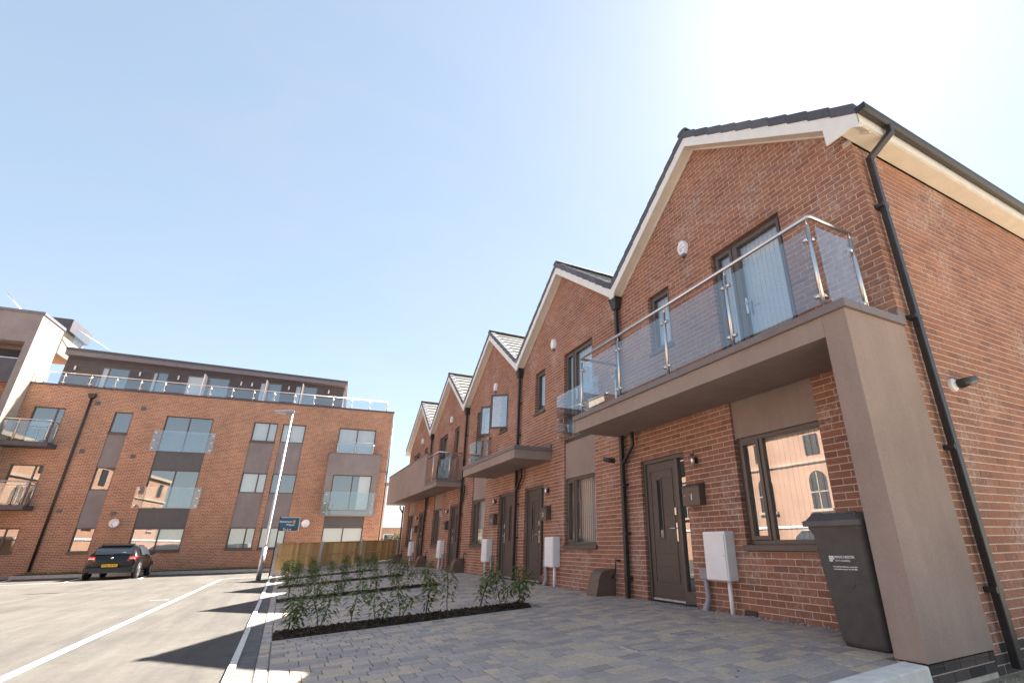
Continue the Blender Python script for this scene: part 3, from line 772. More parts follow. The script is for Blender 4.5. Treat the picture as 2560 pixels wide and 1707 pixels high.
# --- rainwater pipes at the party lines
def downpipe(H, y, slab_top, slab_bot, hop=True, neck=1):
    m = MB(); xo = XF-.075
    zt = 4.5
    m.tube([(xo, y, zt), (xo, y, slab_top)], .036, 4, sq=True)
    yn = y-.23*neck*-1
    m.tube([(xo, y+.02, slab_bot+.02), (xo, y+.02, -.9)], .036, 4, sq=True)
    m.tube([(xo-.02, y-.36*neck, slab_bot+.02), (xo-.02, y-.36*neck, slab_bot-.22), (xo, y-.02, slab_bot-.5)], .036, 10)
    p = m.build('downpipe', 'black', H, bevel=.006)
    h = MB(); h.hexa([(xo-.06, y-.07, 4.36), (XF-.01, y-.07, 4.36), (XF-.01, y+.07, 4.36), (xo-.06, y+.07, 4.36), (xo-.1, y-.12, 4.58), (XF-.005, y-.12, 4.58), (XF-.005, y+.12, 4.58), (xo-.1, y+.12, 4.58)])
    h.box(xo-.11, XF-.004, y-.13, y+.13, 4.58, 4.61)
    h.build('hopper', 'black', p, bevel=.006)
    for z in (3.6, 2.7, .9, .1, -.6): MB().box(xo-.045, XF, y-.05, y+.06, z, z+.035).build('bracket', 'black', p)
downpipe(houses[0], YS[1]+.05, 2.08, 1.79); downpipe(houses[1], YS[2]+.03, 2.08, 1.78); downpipe(houses[2], YS[3]-.1, -.9, 1.82); downpipe(houses[3], YS[4]+.05, 3.2, 1.84)
m = MB(); m.tube([(XF-.07, 27.95, 1.8), (XF-.07, 27.95, -.95)], .036, 8); m.tube([(XF-.25, 27.9, 1.82), (XF-.25, 27.9, 1.7), (XF-.07, 27.95, 1.45)], .036, 8); m.build('downpipe', 'black', houses[4])

# --- near house: eaves on the end wall, gutter, swan-neck pipe, security lamp
H = houses[0]
ev = MB(); YE = 2.22
ev.box(XV+.034, XBACK, YE, YE+.02, 4.47, 4.66)
fo = ev.build('fascia', 'upvc', H)
MB().box(XV+.04, XBACK, YE+.02, 2.455, 4.455, 4.467).build('soffit', 'soffit', fo)
MB().prism([(YE, 4.44), (YE+.42, 4.44), (YE+.42, 4.70+.0), (YE+.30, 4.64), (YE, 4.60)], lambda a, b: (XV+.012, a, b), lambda a, b: (XV+.032, a, b)).build('box_end', 'upvc', fo)
gt = MB()
prof = [(YE-.115+.057*math.cos(R(180+180*q/10))+.055, 4.64+.075*math.sin(R(180+180*q/10))) for q in range(11)]
prof2 = [(a*1+(0.006 if k_ == 0 else -.006 if k_ == 10 else 0), b+.006) for k_, (a, b) in enumerate(prof)]
gt.prism(prof+prof2[::-1], lambda a, b: (XV+.0, a, b), lambda a, b: (XBACK, a, b)); gt.box(XV, XV+.01, YE-.12, YE, 4.565, 4.645)
gt.build('gutter', 'black', H)
dp = MB(); dp.tube([(5.52, YE-.06, 4.6), (5.52, YE-.06, 4.48), (5.37, 2.39, 4.2), (5.37, 2.39, -1.0)], .036, 4, sq=True)
d_ = dp.build('downpipe', 'black', H, bevel=.008)
for z in (3.5, 2.1, .75, -.45): MB().box(5.31, 5.43, 2.36, 2.46, z, z+.045).build('bracket', 'black', d_)
sl = MB(); sl.lathe([(0, -.04), (.06, -.04), (.07, -.025), (.07, 0)], (5.84, 2.46, 1.46), 24, 0, 'y'); lo_ = sl.build('security_light', 'upvc', H)
sl = MB(); sl.tube([(5.85, 2.38, 1.46), (5.95, 2.35, 1.49), (6.06, 2.33, 1.52)], [.05, .046, .042], 16); sl.build('lamp_head', 'black', lo_)
sn = MB(); sn.lathe([(0, -.03), (.045, -.03), (.05, 0)], (XF, 8.0, 1.40), 18, 0, 'x'); so_ = sn.build('sensor', 'black', houses[1])
MB().tube([(XF-.03, 8.0, 1.40), (XF-.08, 8.06, 1.42), (XF-.12, 8.15, 1.44)], [.04, .045, .04], 14).build('sensor_head', 'black', so_)
vt = MB()
vt.box(XF-.004, XF+.01, 4.92, 5.13, -.885, -.82)
for q in range(5): vt.box(XF-.008, XF, 4.93, 5.12, -.88+q*.012, -.874+q*.012, 1)
vt.build('air_vent', ['black', 'frame'], H)

# --- near house balcony
XO = 4.22
sb = MB(); sb.box(XO, XF-.002, 2.69, 7.72, 1.79, 2.02)
BAL = sb.build('balcony', 'render', H)
MB().box(XO, XF-.002, 2.445, 2.69, -.86, 2.02).build('wing_wall', 'render', BAL, bevel=.006)
cp = MB(); cp.box(XO-.035, XO+.22, 2.41, 7.76, 2.0, 2.085); cp.box(XO+.22, XF-.003, 2.41, 2.66, 2.0, 2.085); cp.box(XO+.22, XF-.003, 7.5, 7.76, 2.0, 2.085)
cp.box(XF-.12, XF-.002, 2.415, 2.60, 2.085, 2.16); cp.build('coping', 'coping', BAL, bevel=.006)
MB().box(XO+.22, XF-.003, 2.66, 7.5, 2.02, 2.05).build('deck', 'slate', BAL)
pl_ = MB()
for k_ in range(2):
    u = XO+(.0 if k_ else .1125)
    z0 = ZB+(k_)*.075+.035
    uu = XO if k_ else XO-.1125
    while uu < XF-.02:
        a, b2 = max(uu, XO), min(uu+.215, XF-.004)
        if b2-a > .03: pl_.box(a, b2, 2.46, 2.56, z0, z0+.065, 0, rng.random())
        uu += .225
    pl_.box(XO+.012, XO+.11, 2.565, 2.68, z0, z0+.065, 0, rng.random())
pl_.build('plinth', 'blue_brick', BAL, kind='stuff'); MB().box(XO+.008, XF-.004, 2.468, 2.68, -1.1, -.87).build('plinth_mortar', 'mortar', BAL)
XR = 4.28; PY = [2.67, 3.885, 5.11, 6.33, 7.56]; ZP0, ZP1 = 2.085, 3.07
def post(parent, x, y, z0, z1, r=.021, clamps=()):
    m = MB(); m.tube([(x, y, z0), (x, y, z1)], r, 14); m.tube([(x, y, z1), (x, y, z1+.07)], .008, 8); m.lathe([(.045, 0), (.045, .008), (.021, .012)], (x, y, z0), 18)
    o = m.build('post', 'steel', parent)
    if clamps:
        c = MB()
        for (dx, dy) in clamps:
            for z in (z0+.16, z1-.16):
                c.tube([(x+dx*.015, y+dy*.015, z), (x+dx*.075, y+dy*.075, z)], .026, 10)
        c.build('clamp', 'steel', o)
    return o
for k_, y in enumerate(PY):
    cl = [(0, 1)] if k_ == 0 else [(0, -1)] if k_ == 4 else [(0, 1), (0, -1)]
    if k_ in (0, 4): cl.append((1, 0))
    post(BAL, XR, y, ZP0, ZP1, clamps=cl)
post(BAL, 4.9, 2.60, ZP0, ZP1-.02, clamps=[(-1, 0)]); post(BAL, 5.05, 7.6, ZP0, ZP1, clamps=[(-1, 0)])
hr = MB(); hr.tube([(4.98, 2.63, 3.16), (XR+.02, 2.63, 3.16), (XR, 2.65, 3.16), (XR, 7.58, 3.16), (XR+.02, 7.6, 3.16), (5.15, 7.6, 3.16)], .024, 14); hr.build('handrail', 'steel', BAL)
for a, b2 in zip(PY, PY[1:]):
    MB().box(XR-.005, XR+.005, a+.035, b2-.035, 2.16, 3.03).build('glass_panel', 'bglass', BAL)
MB().box(XR+.035, 4.86, 2.605, 2.615, 2.16, 3.03).build('glass_panel', 'bglass', BAL)
MB().box(XR+.035, 5.01, 7.595, 7.605, 2.16, 3.03).build('glass_panel', 'bglass', BAL)

# --- canopy over the second and third doors
c_ = MB(); c_.box(4.26, XF-.002, 10.70, 14.66, 1.78, 2.0); cn = c_.build('door_canopy', 'render', houses[1], label='taupe canopy slab over two front doors')
c_ = MB(); c_.box(4.235, XF-.003, 10.675, 14.69, 1.985, 2.07); c_.box(XF-.05, XF-.004, 10.675, 14.69, 2.07, 2.16); c_.build('coping', 'coping', cn, bevel=.006)

# --- juliet glass on the second and third house
def juliet(H, ya, yb):
    g = MB().box(5.085, 5.097, ya, yb, 2.08, 3.17).build('juliet_glass', 'bglass', H)
    for y in (ya+.07, yb-.07):
        for z in (2.2, 2.62, 3.05): MB().tube([(5.075, y, z), (XF, y, z)], .02, 10).build('standoff', 'steel', g)
juliet(houses[1], 8.30, 10.2); juliet(houses[2], 15.0, 16.95)
# open sashes on the third house
def sash(H, hy, w, z0, z1, ang):
    d = Vector((-math.sin(R(ang)), math.cos(R(ang)), 0)); n = Vector((-d.y, d.x, 0)); o = Vector((XF+.03, hy, 0)); m = MB(); q = .05
    def pl(u, dd, z): p = o+d*u+n*dd; return (p.x, p.y, z)
    bar(m, pl, 0, q, -.03, .03, z0, z1); bar(m, pl, w-q, w, -.03, .03, z0, z1); bar(m, pl, q, w-q, -.03, .03, z0, z0+q); bar(m, pl, q, w-q, -.03, .03, z1-q, z1)
    s_ = m.build('open_sash', 'frame', H, bevel=.004); g = MB(); bar(g, pl, q, w-q, -.006, .006, z0+q, z1-q); g.build('pane', 'pane', s_)
sash(houses[2], 13.72, .56, 3.13, 4.17, 52); sash(houses[2], 15.26, .36, 3.2, 4.15, 52)

# --- long balcony of the fourth and fifth house
l_ = MB(); l_.box(4.285, XF-.002, 17.92, 28.1, 1.84, 2.04); l_.box(4.285, 4.43, 19.72, 28.1, 2.04, 3.2)
lb_ = l_.build('long_balcony', 'render', houses[3], label='taupe walled balcony shared by the two farthest houses')
c_ = MB(); c_.box(4.265, XF-.003, 17.895, 19.72, 2.0, 2.085); c_.box(4.265, 4.45, 19.70, 28.12, 3.195, 3.245); c_.build('coping', 'coping', lb_, bevel=.005)
post(lb_, 4.32, 18.75, 2.085, 2.95); post(lb_, 4.75, 18.1, 2.085, 2.95)
h_ = MB(); h_.tube([(4.32, 19.7, 3.04), (4.32, 18.1, 3.04), (5.15, 18.1, 3.04)], .022, 12); h_.build('handrail', 'steel', lb_)
MB().box(4.315, 4.325, 18.15, 19.68, 2.13, 2.95).build('glass_panel', 'bglass', lb_); MB().box(4.36, 5.1, 18.095, 18.105, 2.13, 2.95).build('glass_panel', 'bglass', lb_)


# ------------------------------------------------------------------ block of flats
AZ = R(-4.45274); AN = Vector((-math.sin(AZ), math.cos(AZ), 0)); AT = Vector((math.cos(AZ), math.sin(AZ), 0)); AW = 34.5
AB = -1.15
FL = thing('block_of_flats', 'long red brick block of flats with a dark penthouse storey and glass roof rail', 'flats', AN*AW+Vector((0, 0, AB)), None, AZ)
def plA(u, d, z): return (u, d, z-AB)
def abox(m, u0, u1, d0, d1, z0, z1, mi=0): bar(m, plA, u0, u1, d0, d1, z0, z1, mi)
def bpart(name, mat, parent, *boxes, **k):
    m = MB()
    for b in boxes: abox(m, *b)
    return m.build(name, mat, parent, True, **k)
UL, UR, ZP = -24., 2.3, 8.05
cols = {'A': (-15.19, -13.94), 'B': (-11.92, -11.12), 'C': (-9.63, -7.42), 'D': (-5.41, -4.16), 'E': (-3.91, -2.66), 'F': (-.79, 1.39)}
wins = [('A', 4.9, 6.88, 'none'), ('A', 1.95, 3.94, 'none'), ('A', -.15, .96, 'curtain'),
        ('B', 5.74, 6.88, 'none'), ('B', 2.78, 3.94, 'none'), ('B', -.17, .96, 'curtain'),
        ('C', 4.87, 6.86, 'none'), ('C', 1.92, 3.92, 'none'), ('C', -.17, .94, 'blind'),
        ('D', 5.73, 6.86, 'blind'), ('D', 2.8, 3.92, 'blind'), ('D', -.13, .97, 'blind'),
        ('E', 5.73, 6.86, 'blind'), ('E', 2.8, 3.92, 'none'), ('E', -.13, .97, 'blind'),
        ('F', 4.95, 6.85, 'blind'), ('F', -.15, .97, 'sheet')]
strip = {'A': [(4.9, 6.88), (1.95, 3.94), (-.15, .96)], 'B': [(-.17, 6.88)], 'C': [(-.17, 6.86)], 'D': [(-.13, 6.86)], 'E': [(-.13, 6.86)], 'F': [(-.15, 6.85)]}
us = sorted(set([UL, UR]+[v for c in cols.values() for v in c])); m = MB()
for a, b in zip(us, us[1:]):
    col = [k for k, c in cols.items() if abs(c[0]-a) < 1e-6]
    cuts = strip[col[0]] if col else []
    for z0, z1 in sub((AB-.3, ZP), cuts):
        m.quad(plA(a, 0, z0), plA(b, 0, z0), plA(b, 0, z1), plA(a, 0, z1))
    for z0, z1 in cuts:
        for uu in (a, b): m.quad(plA(uu, 0, z0), plA(uu, .16, z0), plA(uu, .16, z1), plA(uu, 0, z1))
        m.quad(plA(a, 0, z1), plA(b, 0, z1), plA(b, .16, z1), plA(a, .16, z1)); m.quad(plA(a, 0, z0), plA(b, 0, z0), plA(b, .16, z0), plA(a, .16, z0))
m.quad(plA(UR, 0, AB-.3), plA(UR, 13, AB-.3), plA(UR, 13, ZP), plA(UR, 0, ZP)); m.quad(plA(UL, .2, ZP), plA(UR, .2, ZP), plA(UR, 13, ZP), plA(UL, 13, ZP))
m.quad(plA(UL, 13, AB), plA(UR, 13, AB), plA(UR, 13, ZP), plA(UL, 13, ZP))
m.build('wall', 'farbrick', FL, True)
for c, z0, z1, fill in wins:
    a, b = cols[c]; w = b-a
    ml = {'A': [b-.33], 'B': [], 'C': [(a+b)/2], 'D': [b-.45], 'E': [a+.45], 'F': [(a+b)/2]}[c]
    if c == 'A' and z0 < 0: ml = [b-.5]
    window(FL, plA, a, b, z0, z1, d=.08, local=True, mulls=ml, fw=.06, fill=fill, room='dark_room' if fill == 'none' else 'room', depth=.7, sill=z0 > 5 and c in 'BD' or z0 < 1, sill_t=.08)
for c, mat, zz in (('B', 'rgrey', ((3.94, 5.74), (.96, 2.78))), ('D', 'rgrey', ((3.92, 5.73), (.97, 2.8))), ('E', 'rgrey', ((3.92, 5.73), (.97, 2.8))), ('C', 'dkpanel', ((3.92, 4.87), (.94, 1.92))), ('F', 'dkpanel', ((.97, 1.62),))):
    for z0, z1 in zz: bpart('infill_panel', mat, FL, (cols[c][0], cols[c][1], .05, .15, z0, z1))
# projecting bay round the middle window of the right-hand column
k = .985
bw = bpart('bay', 'rgrey', FL, (-1.08, -.70, -.5, .05, 1.57, 5.17), (1.49, 1.85, -.5, .05, 1.57, 5.17), (-.70, 1.49, -.5, .05, 1.57, 1.86), (-.70, 1.49, -.5, .05, 3.93, 5.17))
bpart('coping', 'coping', bw, (-1.12, 1.89, -.54, .05, 5.17, 5.25))
def plB(u, d, z): return (u, d-.5, z-AB)
window(FL, plB, -.70, 1.49, 1.86, 3.93, d=.06, local=True, mulls=[.4], fw=.06, fill='half', room='dark_room', depth=.5, sill=False)
def far_glass(u0, u1, d, z0, z1, name='juliet_glass'):
    g = MB(); abox(g, u0, u1, d-.012, d, z0, z1); g = g.build(name, 'bglass', FL, True)
    for u in (u0+.12, u1-.12):
        for z in (z0+.15, (z0+z1)/2, z1-.15): MB().tube([plA(u, d-.03, z), plA(u, d+.1, z)], .035, 8).build('standoff', 'steel', g, True)
far_glass(-9.95, -7.1, -.1, 4.88, 6.0); far_glass(-9.95, -7.1, -.1, 1.92, 3.0); far_glass(-1.0, 1.78, -.58, 1.62, 2.92)
def rail(parent, u0, u1, d, z0, z1, step, ends=True, glass_=True, ret=None):
    h = MB(); pts = [plA(u0, d, z1), plA(u1, d, z1)]
    if ret: pts.append(plA(u1, ret, z1))
    h.tube(pts, .025, 8); h.build('handrail', 'steel', parent, True)
    n = max(1, round((u1-u0)/step)); us_ = [u0+(u1-u0)*q/n for q in range(n+1)]
    for q, u in enumerate(us_):
        p = MB(); p.tube([plA(u, d, z0), plA(u, d, z1)], .024, 8)
        for z in (z0+.14, z1-.18): p.tube([plA(u-.07, d, z), plA(u+.07, d, z)], .022, 6)
        p.build('post', 'steel', parent, True)
    if glass_:
        for a, b in zip(us_, us_[1:]):
            g = MB(); abox(g, a+.05, b-.05, d-.005, d+.005, z0+.08, z1-.09); g.build('glass_panel', 'bglass', parent, True)
pc = bpart('parapet_coping', 'slate', FL, (-15.85, UR+.04, -.05, .25, ZP, ZP+.09))
rail(pc, -15.6, 1.84, .1, ZP+.09, 8.8, 1.06)
for u in (1.84,):
    p = MB(); p.tube([plA(u, .1, 8.8), plA(u, 2.6, 8.8)], .025, 8); p.build('handrail', 'steel', pc, True); g = MB(); abox(g, u-.005, u+.005, .2, 2.6, 8.2, 8.72); g.build('glass_panel', 'bglass', pc, True)
fb = bpart('balcony_rail', 'steel', FL, (-.75, 1.35, -.52, -.48, 5.25, 5.28)); rail(fb, -.72, 1.32, -.45, 5.25, 5.92, 1.0)
# two hanging balconies of the left-hand column
for zb in (4.72, 1.74):
    s_ = bpart('balcony', 'slate', FL, (-16.4, -13.75, -.95, 0, zb, zb+.22))
    rail(s_, -16.3, -13.95, -.9, zb+.22, zb+1.3, 1.1, ret=-.05)
    p = MB(); p.tube([plA(-13.95, -.12, zb+.22), plA(-13.95, -.12, zb+1.3)], .024, 8); p.build('post', 'steel', s_, True)
    g = MB(); abox(g, -13.955, -13.945, -.84, -.18, zb+.3, zb+1.2); g.build('glass_panel', 'bglass', s_, True)
# rainwater pipe, dishes, vents
p = MB(); p.tube([plA(-13.05, -.08, 7.6), plA(-13.05, -.08, -1.0)], .055, 8); p = p.build('downpipe', 'black', FL, True)
h = MB(); h.hexa([plA(-13.15, -.18, 7.5), plA(-12.95, -.18, 7.5), plA(-12.95, 0, 7.5), plA(-13.15, 0, 7.5), plA(-13.22, -.24, 7.72), plA(-12.88, -.24, 7.72), plA(-12.88, 0, 7.72), plA(-13.22, 0, 7.72)]); h.build('hopper', 'black', p, True)
for u, z in ((-10.36, 1.17), (-1.72, 1.17)):
    d = MB(); d.lathe([(0, .05), (.1, .035), (.16, .01), (.21, -.04), (.215, -.05), (.16, .0), (0, .035)], (u, -.3, z-AB), 20, 0, 'y')
    d = d.build('satellite_dish', 'white', FL, True); b = MB(); b.tube([plA(u, 0, z-.15), plA(u, -.25, z)], .02, 6); b.tube([plA(u, -.28, z-.22), plA(u, -.62, z-.05)], .014, 6); b.build('bracket', 'galv', d, True)
for u, z in ((-12.75, 7.25), (-10.75, 7.15), (-12.7, 4.7), (-10.55, 4.55), (-12.75, 1.75), (-10.6, 1.65)):
    bpart('vent', 'dkpanel', FL, (u-.11, u+.11, -.012, .02, z-.1, z+.1))
bpart('string_course', 'coping', FL, (1.85, UR+.12, -.05, .1, 4.2, 4.3), (UR+.002, UR+.12, .1, 1.2, 4.2, 4.3))
p = MB(); p.tube([plA(UR+.08, .3, 7.5), plA(UR+.08, .3, -1)], .04, 8); p.build('downpipe', 'black', FL, True)
# penthouse storey
PD = 2.5
ph = MB(); doors = [(-14.04, -12.70, .35, 0), (-11.62, -10.82, .25, 0), (-9.89, -7.62, .9, 1), (-5.97, -4.69, .32, 1), (-3.93, -2.58, .36, 1)]
prev = -15.71
for a, b, _, _ in doors+[(-.95, -.95, 0, 0)]:
    ph.quad(plA(prev, PD, ZP), plA(a, PD, ZP), plA(a, PD, 10.4), plA(prev, PD, 10.4))
    if b > a: ph.quad(plA(a, PD, 9.98), plA(b, PD, 9.98), plA(b, PD, 10.4), plA(a, PD, 10.4))
    prev = b
ph.quad(plA(-.95, PD, ZP), plA(-.95, 11, ZP), plA(-.95, 11, 10.4), plA(-.95, PD, 10.4))
for z in range(1, 12):   # lapped boards
    zz = ZP+z*.2; pv = -15.71
    for a, b, _, _ in doors+[(-.95, -.95, 0, 0)]:
        if zz > 9.98: continue
        bar(ph, plA, pv, a, PD-.018, PD, zz-.012, zz+.012); pv = b
    if zz > 9.98: bar(ph, plA, -15.71, -.95, PD-.018, PD, zz-.012, zz+.012)
pho = ph.build('penthouse_wall', 'slate', FL, True)
def plP(u, d, z): return (u, d+PD, z-AB)
for a, b, w, op in doors:
    f = window(FL, plP, a, b, ZP+.05, 9.98, d=.03, local=True, mulls=[a+w], fw=.055, fill='none', room='dark_room', depth=.9, sill=False, name='terrace_door')
    sc = MB(); abox(sc, a+.05, a+w-.03, PD+.14, PD+.16, ZP+.1, 9.9); sc.build('curtain', 'blind', f, True)
    if op:
        o_ = MB(); x0 = a+w+.1
        bar(o_, plP, x0, x0+.05, -.7, .03, ZP+.08, 9.95); l2 = o_.build('open_leaf', 'white', f, True)
for u in (-15.21, -12.2, -10.3, -7.0, -6.4, -4.3, -1.9): 
    p = MB(); p.tube([plA(u, PD-.07, 9.6), plA(u, PD-.07, 9.85)], .045, 8); p.build('wall_light', 'white', FL, True)
rf_ = MB()
rf_.hexa([plA(-15.71, PD-.5, 10.38), plA(-.85, PD-.5, 10.12), plA(-.85, 11, 10.12), plA(-15.71, 11, 10.38), plA(-15.71, PD-.5, 10.70), plA(-.85, PD-.5, 10.38), plA(-.85, 11, 10.38), plA(-15.71, 11, 10.70)])
rf_ = rf_.build('roof', 'grey_clad', FL, True)
e_ = MB(); e_.hexa([plA(-15.71, PD-.56, 10.66), plA(-.80, PD-.56, 10.35), plA(-.80, 11, 10.35), plA(-15.71, 11, 10.66), plA(-15.71, PD-.56, 10.80), plA(-.80, PD-.56, 10.47), plA(-.80, 11, 10.47), plA(-15.71, 11, 10.80)]); e_.build('roof_edge', 'slate', rf_, True)

# rendered tower at the left end
TW = thing('rendered_tower', 'tall cream and grey rendered block joining the left end of the flats', 'building', AN*(AW-1.2)+AT*(-19.)+Vector((0, 0, AB)), None, AZ)
TWO = Vector((-19., -1.2, 0))
def plT(u, d, z): return (u+19., d+1.2, z-AB)
def tpart(name, mat, parent, *boxes):
    m = MB()
    for b in boxes: bar(m, plT, *b)
    return m.build(name, mat, parent, True)
tpart('wall', 'cream', TW, (-15.99, -15.71, -1.19, 1.1, AB, 11.45), (-24, -15.99, -.2, 1.1, AB, 6.3), (-24, -15.99, .6, 1.1, 6.3, 11.45))
tpart('front_render', 'rgrey', TW, (-24, -15.99, -1.2, -.2, 9.9, 11.45), (-15.99, -15.712, -1.215, -1.19, AB, 11.45), (-24, -15.99, -1.2, -.2, AB, 6.3))
tpart('balcony_panel', 'slate', TW, (-24, -15.995, -1.12, -1.05, 7.75, 8.98), (-24, -15.995, .5, .598, 6.3, 9.9))
tpart('coping', 'grey_frame', TW, (-24.1, -15.66, -1.26, 1.14, 11.45, 11.6))
tpart('handrail', 'steel', TW, (-24, -15.995, -1.12, -1.05, 8.99, 9.03))
cr = tpart('stair_core', 'slate', TW, (-22, -16.45, 3.3, 6, 12.2, 12.95))
tpart('core_wall', 'cream', TW, (-21.8, -16.7, 3.5, 6, 10.8, 12.2))
g = MB(); g.hexa([plT(-16.22, 3.5, 11.3), plT(-16.2, 3.5, 11.3), plT(-15.4, 8.5, 11.0), plT(-15.42, 8.5, 11.0), plT(-16.22, 3.5, 12.35), plT(-16.2, 3.5, 12.35), plT(-15.4, 8.5, 12.3), plT(-15.42, 8.5, 12.3)]); g = g.build('roof_glass', 'bglass', TW, True)
p = MB(); p.tube([plT(-16.21, 3.5, 12.38), plT(-15.41, 8.5, 12.33)], .03, 8); p.build('handrail', 'steel', g, True)
p = MB(); p.tube([plT(-18.6, 1.0, 13.2), plT(-17.6, 2.6, 11.9)], .04, 8); p.build('handrail', 'steel', TW, True)

# planting strip and kerb in front of the flats
def apt_pt(u, d, z): p = AN*(AW+d)+AT*u; return (p.x, p.y, z)
zr = -1.265
m = MB(); u = -13.4
while u < -.9:
    u2 = u+.915
    m.hexa([apt_pt(u+.003, -.75, -1.5), apt_pt(u2-.003, -.75, -1.5), apt_pt(u2-.003, -.62, -1.5), apt_pt(u+.003, -.62, -1.5), apt_pt(u+.003, -.74, zr+.125), apt_pt(u2-.003, -.74, zr+.125), apt_pt(u2-.003, -.62, zr+.13), apt_pt(u+.003, -.62, zr+.13)])
    u = u2
struct(m.build('kerb_stones', 'concrete'))
struct(MB().add([apt_pt(-13.4, -.62, zr+.11), apt_pt(2.3, -.62, zr+.11), apt_pt(2.3, 0, -1.1), apt_pt(-13.4, 0, -1.1)], [(0, 1, 2, 3)]).build('planting_strip', 'soil'))
struct(MB().add([apt_pt(-24, -.75, zr-.004), apt_pt(-13.4, -.75, zr-.004), apt_pt(-13.4, 0, -1.2), apt_pt(-24, 0, -1.2)], [(0, 1, 2, 3)]).build('pavement', 'yard'))
m = MB()
for q in range(900):
    u = rng.choice([rng.uniform(-13.3, -11), rng.uniform(-6.5, -3.5), rng.uniform(-13, 2)]); d = rng.uniform(-.4, -.02); h = rng.uniform(.04, .2); a = rng.random()*6
    b = Vector(apt_pt(u, d, -1.16)); v = Vector((math.cos(a)*.02, math.sin(a)*.02, 0)); t_ = b+Vector((rng.uniform(-.07, .07), rng.uniform(-.07, .07), h))
    m.add([b-v, b+v, t_], [(0, 1, 2)], 0, rng.random())
o = m.build('weeds', 'leaf'); o['kind'] = 'stuff'; tag(o, 'scattered green weeds at the foot of the brick flats', 'weeds')

# ------------------------------------------------------------------ fence
FA, FB = Vector((-.2, 26.35, 0)), Vector((5.05, 27.95, 0))
FN = thing('panel_fence', 'brown board fence of three panels between concrete posts', 'fence', (-.2, 26.35, -1.19))
fd_ = (FB-FA).normalized(); fnrm = Vector((fd_.y, -fd_.x, 0))
def fpt(s_, d, z): p = FA+fd_*s_+fnrm*d; return (p.x, p.y, z)
ft = lambda s_: .06+.11*s_/5.49
fb_ = lambda s_: -1.2+.27*s_/5.49
L3 = 5.49/3
for q in range(4):
    s_ = q*L3; m = MB(); w = .055
    m.hexa([fpt(s_-w, -w, fb_(s_)-.1), fpt(s_+w, -w, fb_(s_)-.1), fpt(s_+w, w, fb_(s_)-.1), fpt(s_-w, w, fb_(s_)-.1), fpt(s_-w, -w, ft(s_)+.05), fpt(s_+w, -w, ft(s_)+.05), fpt(s_+w, w, ft(s_)+.09), fpt(s_-w, w, ft(s_)+.09)])
    m.build('post', 'concrete', FN, bevel=.01)
bproto = None
for q in range(3):
    a = q*L3+.06; b = (q+1)*L3-.06
    m = MB(); m.hexa([fpt(a, -.02, fb_(a)-.05), fpt(b, -.02, fb_(b)-.05), fpt(b, .02, fb_(b)-.05), fpt(a, .02, fb_(a)-.05), fpt(a, -.02, fb_(a)+.22), fpt(b, -.02, fb_(b)+.22), fpt(b, .02, fb_(b)+.22), fpt(a, .02, fb_(a)+.22)]); m.build('gravel_board', 'concrete', FN)
    m = MB()
    m.hexa([fpt(a, -.035, ft(a)-.0), fpt(b, -.035, ft(b)-.0), fpt(b, .04, ft(b)), fpt(a, .04, ft(a)), fpt(a, -.035, ft(a)+.03), fpt(b, -.035, ft(b)+.03), fpt(b, .04, ft(b)+.03), fpt(a, .04, ft(a)+.03)], 0, .9)
    m.build('capping', 'wood', FN)
    for zf in (.5,):
        z1 = lambda s_: fb_(s_)+.22+(ft(s_)-fb_(s_)-.22)*zf
        m = MB(); m.hexa([fpt(a, .018, z1(a)-.02), fpt(b, .018, z1(b)-.02), fpt(b, .035, z1(b)-.02), fpt(a, .035, z1(a)-.02), fpt(a, .018, z1(a)+.02), fpt(b, .018, z1(b)+.02), fpt(b, .035, z1(b)+.02), fpt(a, .035, z1(a)+.02)], 0, .5); m.build('rail', 'wood', FN)
    n = 15; wb = (b-a)/n
    for k_ in range(n):
        s0, s1 = a+k_*wb, a+(k_+1)*wb+.012; o2 = .004 if k_ % 2 else -.004
        m = MB(); m.hexa([fpt(s0, o2-.009, fb_(s0)+.225), fpt(s1, o2-.004, fb_(s1)+.225), fpt(s1, o2+.014, fb_(s1)+.225), fpt(s0, o2+.004, fb_(s0)+.225), fpt(s0, o2-.009, ft(s0)), fpt(s1, o2-.004, ft(s1)), fpt(s1, o2+.014, ft(s1)), fpt(s0, o2+.004, ft(s0))])
        m.build('board', 'wood', FN)

# ------------------------------------------------------------------ street lamp
LP = thing('street_lamp', 'tall thin galvanised street lamp with one flat lantern beside the kerb', 'street lamp', (-.57, 23.3, zk(23.3)-.02))
lx, ly, lz = -.57, 23.3, zk(23.3)-.02
m = MB(); m.tube([(lx, ly, lz), (lx, ly, lz+1.15)], .085, 14); m.build('base_section', 'galv', LP)
m = MB(); m.tube([(lx, ly, lz+1.15), (lx, ly, lz+1.25), (lx, ly, 5.02)], [.085, .052, .038], 14); m.build('column', 'galv', LP)
m = MB(); m.box(lx-.025, lx+.025, ly-.09, ly-.08, lz+.35, lz+.85); m.build('access_door', 'grey_plastic', LP)
m = MB(); m.tube([(lx, ly, 5.0), (lx-.02, ly, 5.07), (lx-.12, ly, 5.09)], .03, 10)
m.hexa([(lx-.66, ly-.11, 5.03), (lx+.06, ly-.14, 5.05), (lx+.06, ly+.14, 5.05), (lx-.66, ly+.11, 5.03), (lx-.66, ly-.08, 5.09), (lx+.06, ly-.1, 5.18), (lx+.06, ly+.1, 5.18), (lx-.66, ly+.08, 5.09)])
hd = m.build('lantern', 'grey_plastic', LP, bevel=.012); MB().box(lx-.58, lx-.2, ly-.08, ly+.08, 5.02, 5.036).build('lens', 'clearlens', hd)

